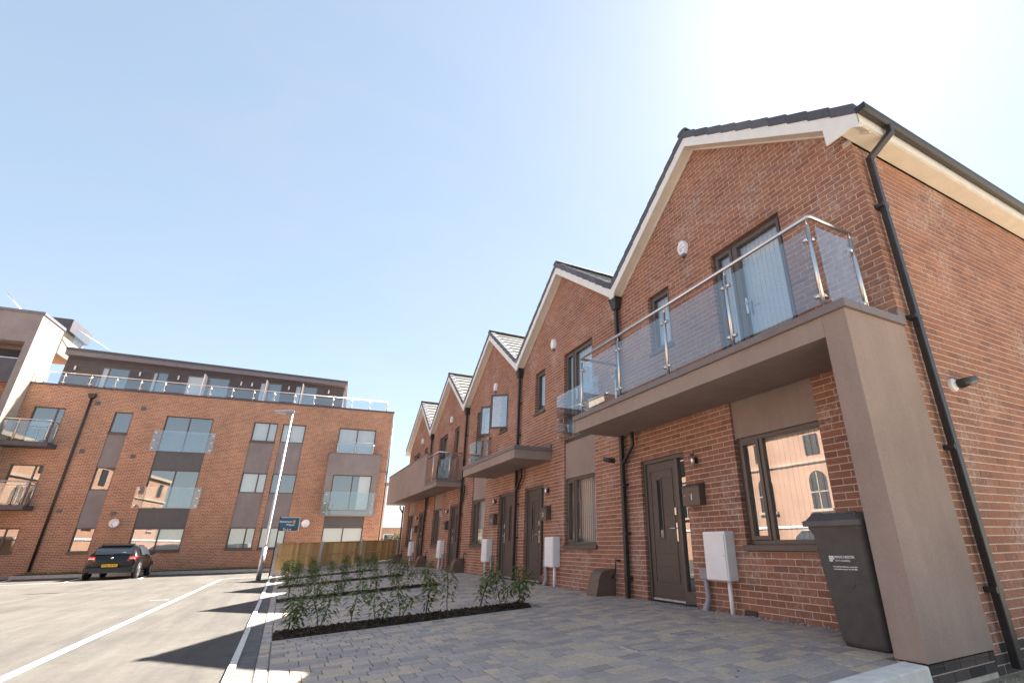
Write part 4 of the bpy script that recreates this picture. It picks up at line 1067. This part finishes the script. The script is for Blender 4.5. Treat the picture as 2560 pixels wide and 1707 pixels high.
# ------------------------------------------------------------------ letting board
S = thing('letting_board', 'dark blue To Let board on a slim post at the fence corner', 'sign', (-.27, 26.2, -1.19))
MB().box(-.30, -.25, 26.22, 26.27, -1.2, 1.17).build('post', 'black', S)
m = MB(); m.box(-.25, .48, 26.2, 26.212, .58, 1.14); bd = m.build('board', 'sign_blue', S)
m = MB(); m.box(-.252, .482, 26.198, 26.214, 1.125, 1.145); m.box(.465, .484, 26.198, 26.214, .575, 1.125); m.box(-.252, .465, 26.198, 26.214, .575, .588); m.build('border', 'upvc', bd)
MB().box(-.245, .36, 26.1965, 26.1985, .59, .70).build('strip', 'slate', bd)
text_mesh('Stevenson', .115, 'lettering', 'white', bd, (.185, 26.196, .93), (1, 0, 0), (0, 0, 1), 'RIGHT', bold=.002)
text_mesh('Whyte', .115, 'lettering', 'white', bd, (.30, 26.196, .80), (1, 0, 0), (0, 0, 1), 'RIGHT', bold=.002)
text_mesh('To Let', .115, 'lettering', 'white', bd, (-.11, 26.1955, .612), (1, 0, 0), (0, 0, 1), 'LEFT', bold=.003)
m = MB(); m.prism([(.22, .89), (.30, .89), (.325, .95), (.30, 1.03), (.22, 1.03), (.205, .95)], lambda a, b: (a, 26.199, b), lambda a, b: (a, 26.194, b)); m.build('logo_mark', 'sign_orange', bd)

# ------------------------------------------------------------------ wheelie bin
BN = thing('wheelie_bin', 'dark grey wheelie bin with white council print beside the taupe corner wall', 'bin', (4.66, 3.06, -.875))
bz = -.875
def ring(cx, cy, hx, hy, z, r, n=4):
    out = []
    for (sx, sy, a0) in ((1, 1, 0), (-1, 1, 90), (-1, -1, 180), (1, -1, 270)):
        for q in range(n+1):
            an = R(a0+90*q/n); out.append((cx+sx*(hx-r)+math.cos(an)*r, cy+sy*(hy-r)+math.sin(an)*r, z))
    return out
m = MB(); rings = [ring(4.68, 3.06, .23, .2, bz, .05), ring(4.68, 3.06, .26, .215, bz+.05, .05), ring(4.675, 3.065, .33, .262, bz+.90, .05), ring(4.67, 3.065, .35, .285, bz+.955, .05), ring(4.67, 3.065, .35, .285, bz+.985, .05)]
N = len(rings[0]); b0 = 0
for r_ in rings: m.v.extend(r_)
for j in range(len(rings)-1):
    for q in range(N): m.f.append((j*N+q, j*N+(q+1) % N, (j+1)*N+(q+1) % N, (j+1)*N+q)); m.mi.append(0); m.t.append(0.); m.sm.append(True)
m.f.append(tuple(range(N))[::-1]); m.mi.append(0); m.t.append(0.); m.sm.append(False)
body = m.build('body', 'bin', BN)
m = MB(); R2 = [ring(4.66, 3.065, .385, .305, bz+.975, .04), ring(4.66, 3.065, .385, .305, bz+1.02, .04), ring(4.66, 3.065, .365, .285, bz+1.03, .05), ring(4.665, 3.065, .33, .25, bz+1.075, .05), ring(4.68, 3.065, .25, .19, bz+1.09, .06)]
for r_ in R2: m.v.extend(r_)
for j in range(len(R2)-1):
    for q in range(N): m.f.append((j*N+q, j*N+(q+1) % N, (j+1)*N+(q+1) % N, (j+1)*N+q)); m.mi.append(0); m.t.append(0.); m.sm.append(j > 1)
m.f.append(tuple((len(R2)-1)*N+q for q in range(N))); m.mi.append(0); m.t.append(0.); m.sm.append(False)
m.f.append(tuple(range(N))[::-1]); m.mi.append(0); m.t.append(0.); m.sm.append(False)
lid = m.build('lid', 'bin', BN)
for y in (2.90, 3.23):
    h = MB(); h.tube([(4.33, y-.06, bz+1.05), (4.35, y-.05, bz+1.085), (4.35, y+.05, bz+1.085), (4.33, y+.06, bz+1.05)], .011, 8); h.build('lid_grip', 'bin', lid)
m = MB(); m.tube([(5.0, 2.85, bz+1.0), (5.08, 2.85, bz+1.0), (5.08, 3.28, bz+1.0), (5.0, 3.28, bz+1.0)], .016, 8); m.build('push_handle', 'bin', BN)
for y in (2.83, 3.29):
    w = MB(); w.lathe([(0, -.025), (.07, -.025), (.1, -.02), (.1, .02), (.07, .025), (0, .025)], (4.93, y, bz+.1), 20, 0, 'y'); w.build('wheel', 'tyre', BN)
sl = (.33-.26)/.85       # front face leans outward towards the top
def fx(z): return 4.68-.26-(z-.05)*(.075/.85)-.003
def face(y, z): return (fx(z), y, bz+z)
upf = Vector((-(.075/.85), 0, 1)).normalized()
text_mesh('MANCHESTER', .03, 'lettering', 'white', body, face(3.135, .705), (0, -1, 0), upf, bold=.0004)
text_mesh('CITY COUNCIL', .021, 'lettering', 'white', body, face(3.135, .678), (0, -1, 0), upf, bold=.0003)
text_mesh('For household rubbish only - no hot ashes', .0135, 'lettering', 'white', body, face(3.17, .632), (0, -1, 0), upf, bold=.0006)
text_mesh('www.manchester.gov.uk   0161 954 9000', .0135, 'lettering', 'white', body, face(3.17, .612), (0, -1, 0), upf, bold=.0006)
m = MB()
for q in range(3):
    for k_ in range(3):
        if (q, k_) == (2, 0): continue
        c = face(3.185-.017*q, .70+.0165*(k_-1)); d = .0068
        m.hexa([(c[0]-.0012, c[1]-d, c[2]-d), (c[0]+.003, c[1]-d, c[2]-d), (c[0]+.003, c[1]+d, c[2]-d), (c[0]-.0012, c[1]+d, c[2]-d), (c[0]-.002, c[1]-d, c[2]+d), (c[0]+.003, c[1]-d, c[2]+d), (c[0]+.003, c[1]+d, c[2]+d), (c[0]-.002, c[1]+d, c[2]+d)])
m.build('emblem', 'white', body)
m = MB(); m.box(4.40, 4.47, 2.7785, 2.7815, bz+.88, bz+.92); m.box(4.41, 4.46, 2.7775, 2.7786, bz+.893, bz+.907, 1); m.build('label_sticker', ['white', 'slate'], body)
m = MB(); m.tube([(fx(.47)+.0, 3.02, bz+.47), (fx(.5), 3.0, bz+.5), (fx(.5), 2.94, bz+.505)], .004, 6); m.build('moulded_line', 'bin', body)

# ------------------------------------------------------------------ planting beds
def leaf_shape(mb, p, d, up, L, W, tone):
    d = d.normalized(); s_ = d.cross(up)
    s_ = s_.normalized() if s_.length > .01 else Vector((1, 0, 0)); n = s_.cross(d)
    a = p; b = p+d*L*.45+s_*W-n*W*.25; c = p+d*L+Vector((0, 0, -L*.22)); e = p+d*L*.45-s_*W-n*W*.25; mid = p+d*L*.5+n*W*.25
    mb.add([a, b, mid, e, c], [(0, 1, 2), (0, 2, 3), (1, 4, 2), (2, 4, 3)], 0, tone)
ORD = ['first', 'second', 'third', 'fourth', 'fifth', 'sixth', 'seventh', 'eighth', 'ninth', 'tenth', 'eleventh']
NEAR = ['nearest', 'second', 'third', 'fourth']
def shrub(x, y, h, label, seed, group, lean=0.):
    r = random.Random(seed); z = zd(x, y)+.03
    T = thing('young_shrub', label, 'shrub', (x, y, z), group)
    st = MB(); lf = MB()
    ns = r.choice([1, 2, 2, 3])
    for k_ in range(ns):
        a = r.random()*6.28; sp = .03 if ns == 1 else .09
        hh = h*(1 if k_ == 0 else r.uniform(.5, .85))
        p0 = Vector((x, y, z-.04)); p3 = Vector((x+math.cos(a)*sp*1.5+lean, y+math.sin(a)*sp*1.5, z+hh*.93))
        p1 = p0.lerp(p3, .35)+Vector((r.uniform(-.02, .02), r.uniform(-.02, .02), 0)); p2 = p0.lerp(p3, .7)+Vector((r.uniform(-.025, .025), r.uniform(-.025, .025), 0))
        pts = [p0, p1, p2, p3]; st.tube(pts, [.007, .006, .0045, .003], 5)
        nl = int(34*hh/.45)+9
        for q in range(nl):
            f = .26+.74*(q/nl)**.7; seg = min(2, int(f*3)); pp = pts[seg].lerp(pts[seg+1], f*3-seg)
            reach = (.015+.085*math.sin(math.pi*min(1, max(0, f-.12)*.98)))*r.uniform(.35, 1.1)*(h/.45)**.4
            an = q*2.4+r.random()*.8; dr = Vector((math.cos(an), math.sin(an), r.uniform(.1, .6)))
            tip = pp+dr*reach
            if reach > .04 and q % 2: st.tube([pp, tip], [.0025, .0015], 3, caps=False)
            for _ in range(r.choice([1, 2, 2])):
                dd = Vector((math.cos(an+r.uniform(-.9, .9)), math.sin(an+r.uniform(-.9, .9)), r.uniform(-.75, .15) if f < .9 else r.uniform(-.2, .6)))
                leaf_shape(lf, tip, dd, Vector((0, 0, 1)), r.uniform(.06, .1), r.uniform(.013, .02), r.random())
    st.build('stem', 'stem', T); lf.build('foliage', 'leaf', T, kind='stuff')
plants = [[(.24, .38), (.57, .47), (.94, .41), (1.27, .38), (1.56, .43), (1.93, .48), (2.23, .5), (2.71, .5), (3.0, .43), (3.33, .47)],
          [(.30, .66), (.60, .58), (.85, .36), (1.25, .3), (1.7, .24), (2.05, .45), (2.42, .53), (2.7, .57), (3.15, .45)],
          [(.25, .62), (.55, .5), (.95, .4), (1.4, .36), (1.75, .42), (2.2, .42), (2.6, .5), (3.05, .5)],
          [(.3, .5), (.7, .5), (1.2, .36), (1.7, .42), (2.2, .48), (2.7, .5), (3.1, .5)]]
for bi, (ya, yb) in enumerate(BEDS):
    Bd = thing('planting_bed', ['nearest long bark-covered planting bed', 'second long bark-covered planting bed from the camera', 'third bark-covered planting bed from the camera', 'farthest bark-covered planting bed before the fence'][bi], 'flower bed', (BX0, ya, zd(BX0, ya)), 'planting beds between the drives')
    m = MB(); nx = 18
    def prof(x, k_): return zd(x, ya)+[-.01, .028, .035, .028, -.01][k_]+.008*math.sin(x*7+k_*2)
    ysn = [ya, ya+.1, (ya+yb)/2, yb-.1, yb]
    for q in range(nx):
        xa, xb = BX0+(BX1-BX0)*q/nx, BX0+(BX1-BX0)*(q+1)/nx
        for k_ in range(4): m.quad((xa, ysn[k_], prof(xa, k_)), (xb, ysn[k_], prof(xb, k_)), (xb, ysn[k_+1], prof(xb, k_+1)), (xa, ysn[k_+1], prof(xa, k_+1)))
    m.build('soil', 'soil', Bd)
    e = MB()
    for (a, b, c, d) in ((BX0-.05, BX0, ya-.0, yb), (BX0-.05, BX1+.05, ya-.05, ya), (BX0-.05, BX1+.05, yb, yb+.05), (BX1, BX1+.05, ya, yb)):
        e.hexa([(a, c, zd(a, c)-.1), (b, c, zd(b, c)-.1), (b, d, zd(b, d)-.1), (a, d, zd(a, d)-.1), (a, c, zd(a, c)+.004), (b, c, zd(b, c)+.004), (b, d, zd(b, d)+.004), (a, d, zd(a, d)+.004)])
    e.build('edging', 'concrete', Bd)
    ch = MB(); nch = [2600, 1300, 800, 600][bi]
    for q in range(nch):
        x = rng.uniform(BX0+.01, BX1-.01); f = rng.random(); y = ya+.01+(yb-ya-.02)*f
        z = zd(x, ya)+.03*min(1, 6*f, 6*(1-f))+rng.uniform(-.004, .014)
        L, W, T = rng.uniform(.012, .035), rng.uniform(.005, .012), rng.uniform(.003, .006)
        ax = Vector((rng.uniform(-1, 1), rng.uniform(-1, 1), rng.uniform(-.45, .45))).normalized(); sd = ax.cross(Vector((0, 0, 1))).normalized(); nn = sd.cross(ax); c = Vector((x, y, z))
        P = [c+ax*L*i_+sd*W*j_ for i_, j_ in ((-1, -.7), (1, -1), (.85, .8), (-.9, 1))]
        ch.add(P+[p+nn*T for p in P], [(4, 5, 6, 7), (0, 1, 5, 4), (1, 2, 6, 5), (2, 3, 7, 6), (3, 0, 4, 7)], 0, rng.random())
    ch.build('bark_chips', 'bark', Bd, kind='stuff')
    for pi_, (x, h) in enumerate(plants[bi]):
        y = (ya+yb)/2+rng.uniform(-.1, .1)
        n_ = len(plants[bi])
        shrub(x, y, h*1.2, '%s young green shrub from the kerb in the %s bark bed' % (ORD[pi_], NEAR[bi]), 100*bi+pi_, 'young shrubs in the planting beds')
m = MB()
for q in range(420):
    if q < 300:
        ya, yb = rng.choice(BEDS[:2]); x = rng.uniform(0, 3.6); y = rng.choice([ya-abs(rng.gauss(.03, .12))-.05, yb+abs(rng.gauss(.03, .1))+.05])
    else: x, y = rng.uniform(-.1, 4.9), rng.uniform(3, 14)
    z = zd(x, y)+.003; r_ = rng.uniform(.003, .011); a = rng.random()*6
    c_, s_ = math.cos(a)*r_, math.sin(a)*r_
    m.add([(x+c_*1.6, y+s_*1.6, z), (x-s_*.6, y+c_*.6, z), (x-c_*1.4, y-s_*1.4, z), (x+s_*.6, y-c_*.6, z), (x, y, z+r_*.5)], [(0, 1, 4), (1, 2, 4), (2, 3, 4), (3, 0, 4)], 0, rng.random())
o = m.build('bark_crumbs', 'bark'); o['kind'] = 'stuff'; tag(o, 'dark bark crumbs scattered over the paving beside the beds', 'litter')
for q, x in enumerate((.6, 1.3, 2.1, 2.7, 3.3, 4.0)):   # row at the foot of the fence
    shrub(x, 25.95+x*.3, .5+.12*math.sin(q*2.3), '%s young shrub from the left at the foot of the board fence' % ORD[q], 900+q, 'young shrubs by the fence')

# ------------------------------------------------------------------ cars
def make_car(name, label, loc, rotz, paint, plate_txt, group):
    """hatchback, local x right, y forward (0 = rear bumper), z up"""
    C_ = thing(name, label, 'car', loc, group, rotz)
    # stations: y, [(halfwidth, z) from sill to roof centre]
    st = [(0.00, [(.66, .34), (.74, .45), (.76, .62), (.74, .74), (.66, .80), (.0, .82)]),
          (0.10, [(.76, .24), (.83, .42), (.85, .64), (.83, .86), (.70, .96), (.0, .99)]),
          (0.30, [(.80, .22), (.86, .42), (.875, .66), (.85, .90), (.68, 1.22), (.0, 1.27)]),
          (0.55, [(.82, .21), (.87, .42), (.88, .67), (.855, .915), (.62, 1.37), (.0, 1.405)]),
          (1.30, [(.82, .20), (.87, .42), (.875, .67), (.86, .91), (.60, 1.40), (.0, 1.435)]),
          (2.00, [(.82, .20), (.87, .42), (.875, .67), (.86, .90), (.60, 1.385), (.0, 1.42)]),
          (2.50, [(.82, .20), (.87, .42), (.875, .67), (.86, .89), (.62, 1.27), (.0, 1.32)]),
          (3.05, [(.82, .20), (.87, .42), (.87, .66), (.84, .87), (.74, .95), (.0, 1.0)]),
          (3.70, [(.80, .20), (.85, .40), (.84, .62), (.78, .80), (.60, .86), (.0, .90)]),
          (4.10, [(.70, .22), (.76, .38), (.74, .56), (.68, .70), (.5, .74), (.0, .77)]),
          (4.22, [(.58, .28), (.62, .38), (.6, .54), (.55, .62), (.4, .65), (.0, .66)])]
    m = MB(); g = {'rear_window': MB(), 'side_window': MB(), 'windscreen': MB()}
    P = lambda j, k_, sg: (sg*st[j][1][k_][0], st[j][0], st[j][1][k_][1])
    for j in range(len(st)-1):
        for k_ in range(5):
            for sg in (-1, 1):
                q = [P(j, k_, sg), P(j+1, k_, sg), P(j+1, k_+1, sg), P(j, k_+1, sg)]
                m.add(q, [(0, 1, 2, 3) if sg > 0 else (3, 2, 1, 0)], 0, smooth=True)
    for j in (0, len(st)-1):
        ring_ = [P(j, k_, 1) for k_ in range(6)]+[P(j, k_, -1) for k_ in range(4, -1, -1)]; m.add(ring_, [tuple(range(len(ring_)))])
    m.add([P(j, 0, 1) for j in range(len(st))]+[P(j, 0, -1) for j in range(len(st)-1, -1, -1)], [tuple(range(2*len(st)))])
    b = m.build('body', paint, C_, True); WORLD[b.name] = Vector((0, 0, 0))
    # merge for smooth shading
    import bmesh
    bm = bmesh.new(); bm.from_mesh(b.data); bmesh.ops.remove_doubles(bm, verts=bm.verts, dist=.0005); bmesh.ops.recalc_face_normals(bm, faces=bm.faces); bm.to_mesh(b.data); bm.free()
    sd = b.modifiers.new('sub', 'SUBSURF'); sd.levels = 1; sd.render_levels = 2
    # glazing as slightly proud panes
    def pane(nm, pts, mat='carglass', parent=C_): MB().add(pts, [tuple(range(len(pts)))]).build(nm, mat, parent, True)
    pane('rear_window', [(-.60, .095, 1.0), (.60, .095, 1.0), (.63, .2, 1.14), (.52, .40, 1.33), (-.52, .40, 1.33), (-.63, .2, 1.14)])
    for sg in (-1, 1):
        pane('side_window', [(sg*.85, .75, .95), (sg*.855, 1.5, .945), (sg*.675, 1.5, 1.345), (sg*.70, .8, 1.31)])
        pane('side_window', [(sg*.855, 1.56, .945), (sg*.85, 2.75, .93), (sg*.70, 2.38, 1.24), (sg*.675, 1.56, 1.345)])
    pane('windscreen', [(-.62, 3.04, 1.0), (.62, 3.04, 1.0), (.55, 2.45, 1.36), (-.55, 2.45, 1.36)])
    for sg in (-1, 1):
        l = MB(); l.hexa([(sg*.50, -.0, .72), (sg*.80, .06, .70), (sg*.835, .22, .72), (sg*.52, .1, .72), (sg*.56, .03, .90), (sg*.76, .08, .92), (sg*.83, .24, .93), (sg*.60, .14, .90)])
        lo_ = l.build('tail_light', 'redlens', C_, True, bevel=.02)
        l = MB(); l.box(sg*.58, sg*.76, -.005, .05, .80, .86); l.build('reversing_lens', 'clearlens', lo_, True)
        mm = MB(); mm.hexa([(sg*.86, 2.42, .93), (sg*1.03, 2.45, .94), (sg*1.03, 2.55, .94), (sg*.86, 2.55, .93), (sg*.88, 2.42, 1.05), (sg*1.02, 2.45, 1.07), (sg*1.02, 2.55, 1.07), (sg*.88, 2.57, 1.05)]); mo = mm.build('mirror', paint, C_, True, bevel=.03)
        MB().box(sg*.89, sg*1.01, 2.415, 2.425, .95, 1.045).build('mirror_glass', 'carglass', mo, True)
        for y_ in (1.45, 2.3):
            hd_ = MB(); hd_.box(sg*.875, sg*.90, y_, y_+.18, .80, .83); hd_.build('door_handle', paint, C_, True, bevel=.008)
        hl = MB(); hl.hexa([(sg*.45, 4.13, .56), (sg*.74, 4.0, .56), (sg*.80, 3.75, .6), (sg*.5, 3.95, .6), (sg*.45, 4.1, .68), (sg*.72, 3.95, .72), (sg*.77, 3.7, .76), (sg*.5, 3.9, .72)]); hl.build('headlight', 'clearlens', C_, True)
        for y_ in (.78, 3.44):
            t_ = MB(); x0 = sg*.80
            prof_ = [(.19, -.095), (.29, -.1), (.315, -.08), (.32, 0), (.315, .08), (.29, .1), (.19, .095)]
            t_.lathe([(r_, h_) for r_, h_ in prof_], (x0, y_, .32), 28, 0, 'x'); w_ = t_.build('wheel', 'tyre', C_, True)
            rm = MB(); rm.lathe([(0, sg*.085), (.05, sg*.085), (.07, sg*.06)], (x0, y_, .32), 20, 0, 'x'); rm.lathe([(.17, sg*.07), (.195, sg*.1), (.205, sg*.1), (.205, 0)], (x0, y_, .32), 28, 0, 'x')
            for q in range(10):
                an = q*math.pi/5; c, s_ = math.cos(an), math.sin(an)
                rm.hexa([(x0+sg*.06, y_+c*.04-s_*.014, .32+s_*.04+c*.014), (x0+sg*.085, y_+c*.04-s_*.014, .32+s_*.04+c*.014), (x0+sg*.09, y_+c*.195-s_*.02, .32+s_*.195+c*.02), (x0+sg*.06, y_+c*.195-s_*.02, .32+s_*.195+c*.02),
                         (x0+sg*.06, y_+c*.04+s_*.014, .32+s_*.04-c*.014), (x0+sg*.085, y_+c*.04+s_*.014, .32+s_*.04-c*.014), (x0+sg*.09, y_+c*.195+s_*.02, .32+s_*.195-c*.02), (x0+sg*.06, y_+c*.195+s_*.02, .32+s_*.195-c*.02)])
            rm.build('rim', 'steel', w_, True)
            ar = MB(); ar.lathe([(.0, sg*.068), (.36, sg*.068), (.36, sg*.0)], (x0+sg*.005, y_, .33), 28, 0, 'x'); ar.build('wheel_arch', 'black', C_, True)
    bp_ = MB(); bp_.hexa([(-.78, -.03, .28), (.78, -.03, .28), (.84, .2, .28), (-.84, .2, .28), (-.80, -.02, .52), (.80, -.02, .52), (.86, .2, .52), (-.86, .2, .52)]); bp_.build('rear_bumper', paint, C_, True, bevel=.05)
    MB().box(-.6, .6, -.034, .0, .27, .33).build('bumper_insert', 'black', C_, True)
    pt = MB(); pt.box(-.26, .26, -.048, -.03, .505, .615); po = pt.build('number_plate', 'plate', C_, True); WORLD[po.name] = Vector((0, 0, 0))
    text_mesh(plate_txt, .095, 'lettering', 'black', po, (0, -.0495, .528), (1, 0, 0), (0, 0, 1), 'CENTER', bold=.002)
    bg = MB(); bg.lathe([(0, -.03), (.04, -.028), (.042, .0)], (0, .02, .85), 16, 0, 'y'); bg.build('badge', 'steel', C_, True)
    wp = MB(); wp.tube([(0, .06, 1.0), (.1, .1, 1.05), (.38, .14, 1.07)], .008, 6); wp.build('rear_wiper', 'black', C_, True)
    an = MB(); an.tube([(0, .62, 1.42), (0, .5, 1.62)], .005, 5); an.build('aerial', 'black', C_, True)
    sp = MB(); sp.hexa([(-.55, .33, 1.33), (.55, .33, 1.33), (.56, .6, 1.40), (-.56, .6, 1.40), (-.54, .33, 1.36), (.54, .33, 1.36), (.55, .6, 1.425), (-.55, .6, 1.425)]); sp.build('roof_spoiler', paint, C_, True, bevel=.01)
    return C_
make_car('parked_car', 'black hatchback parked nose-in against the brick flats', (-6.25, 29.75, zk(30.5)-.02), R(1.0), 'car', 'PY06 WTN', 'parked cars')
make_car('parked_car', 'silver hatchback seen only as a reflection in the near house window', (-5.4, 12.4, zk(12)-.02), R(88), 'silver', 'MX12 KLO', 'parked cars')

# ------------------------------------------------------------------ beyond the fence
RB = thing('rear_block', 'cream rendered block glimpsed in the gap beside the flats', 'building', (6.0, 47.5, -1.25))
MB().box(4.6, 7.15, 47.5, 54, -1.3, 4.75).build('wall', 'cream', RB); MB().box(4.6, 7.25, 47.4, 54.1, 4.75, 5.0).build('coping', 'coping', RB)
FH = thing('low_house', 'low brick bungalow with a pale pitched roof seen through the gap', 'house', (14, 66, -1.3))
MB().box(8.5, 21, 66, 73, -1.4, 1.85).build('wall', 'oldbrick', FH)
m = MB(); m.hexa([(8.1, 65.6, 1.80), (21.4, 65.6, 1.80), (21.4, 73.4, 1.8), (8.1, 73.4, 1.8), (8.1, 69.4, 4.0), (21.4, 69.4, 4.0), (21.4, 69.6, 4.0), (8.1, 69.6, 4.0)]); m.build('roof', 'grey_clad', FH)
for x in (10.2, 12.6, 16):
    w_ = MB(); w_.box(x, x+1.1, 65.97, 66.02, .1, 1.1); w_ = w_.build('window', 'white', FH); MB().box(x+.08, x+1.02, 65.955, 65.972, .18, 1.02).build('pane', 'carglass', w_)
RL = thing('railing', 'dark vertical bar railing in front of the bungalow', 'railing', (10, 58, -1.25))
m = MB(); m.box(7.6, 14, 58, 58.04, .45, .5); m.box(7.6, 14, 58, 58.04, -1.0, -.95); m.build('rail', 'black', RL)
for q in range(44):
    MB().box(7.65+q*.145, 7.68+q*.145, 58, 58.03, -1.2, .6).build('bar', 'black', RL)
def crown(mb, c, r, n, seed, L=.3):
    q = random.Random(seed)
    for _ in range(n):
        v = Vector((q.gauss(0, 1), q.gauss(0, 1), q.gauss(0, 1))).normalized()*(q.random()**.4)
        bump_ = 1+.35*math.sin(v.x*5+seed)*math.cos(v.y*4+v.z*6)
        p = Vector(c)+Vector((v.x*r[0], v.y*r[1], v.z*r[2]))*bump_
        d = Vector((q.uniform(-1, 1), q.uniform(-1, 1), q.uniform(-.6, .4))); leaf_shape(mb, p, d, Vector((q.uniform(-.3, .3), 0, 1)), L*q.uniform(.6, 1.2), L*.3, q.random())
HG = thing('hedge_bush', 'sunlit yellow green bush growing behind the railing', 'bush', (11.2, 60.5, -1.25))
m = MB(); crown(m, (11.0, 60.5, .1), (1.5, .8, 1.1), 1500, 5, .22); m.build('foliage', 'tree_leaf', HG, kind='stuff'); MB().tube([(11.0, 60.5, -1.3), (11.1, 60.5, .3)], [.08, .04], 6).build('stem', 'stem', HG)
TR = thing('far_tree', 'small round tree poking above the bungalow roof', 'tree', (11.0, 78, -1.3))
m = MB(); crown(m, (11.0, 78, 3.4), (1.0, 1.0, .9), 700, 9, .25); m.build('crown', 'tree_leaf', TR, kind='stuff'); MB().tube([(11.0, 78, -1.3), (11.05, 78, 1.5), (11, 78, 3.2)], [.14, .1, .05], 7).build('trunk', 'stem', TR)

# ------------------------------------------------------------------ old brick building across the road (seen in the window reflections)
OB = thing('old_brick_building', 'old red brick building with arched windows, seen only as reflections', 'building', (-17, 20, -1.2))
m = MB(); m.box(-24, -17, 2, 42, -1.4, 6.4); m.build('wall', 'oldbrick', OB)
m = MB(); m.box(-17.12, -16.9, 1.9, 42.1, 4.3, 4.45); m.box(-17.2, -16.8, 1.9, 42.1, 6.35, 6.6); m.build('cornice', 'cream', OB)
for y in range(4, 41, 4):
    f = MB(); pts = [(-.6, 1.6), (.6, 1.6), (.6, 3.2)]+[(.6*math.cos(R(a)), 3.2+.6*math.sin(R(a))) for a in range(15, 180, 15)]+[(-.6, 3.2)]
    f.prism(pts, lambda a, b: (-16.98, y+a, b), lambda a, b: (-17.02, y+a, b)); f = f.build('arched_window', 'carglass', OB)
    s_ = MB(); s_.box(-17, -16.86, y-.75, y+.75, 1.45, 1.6); s_.box(-16.99, -16.95, y-.03, y+.03, 1.6, 3.75); s_.box(-16.99, -16.95, y-.6, y+.6, 2.55, 2.61); s_.build('sill', 'cream', f)
    u_ = MB(); u_.box(-16.97, -16.94, y-.5, y+.5, 4.8, 6.0); u_.build('upper_window', 'carglass', OB)
BW = thing('boundary_wall', 'white boundary wall across the road, seen only as a reflection', 'wall', (-13, 20, -1.2))
m = MB(); m.box(-13.2, -13, 4, 40, -1.4, .5); m.build('wall', 'oldbrick', BW); m = MB(); m.box(-13.25, -12.95, 4, 40, .5, .62); m.build('coping', 'white', BW)
TG = thing('garden_tree', 'leafy tree across the road, seen only as a reflection in the flats', 'tree', (-6, -8, -1.2))
m = MB(); crown(m, (-5, -10, 4.2), (2.6, 2.6, 2.4), 2600, 4, .4); m.build('crown', 'tree_leaf', TG, kind='stuff'); MB().tube([(-5, -10, -1.2), (-5, -10, 1.4), (-5, -10, 3.5)], [.22, .16, .08], 8).build('trunk', 'stem', TG)
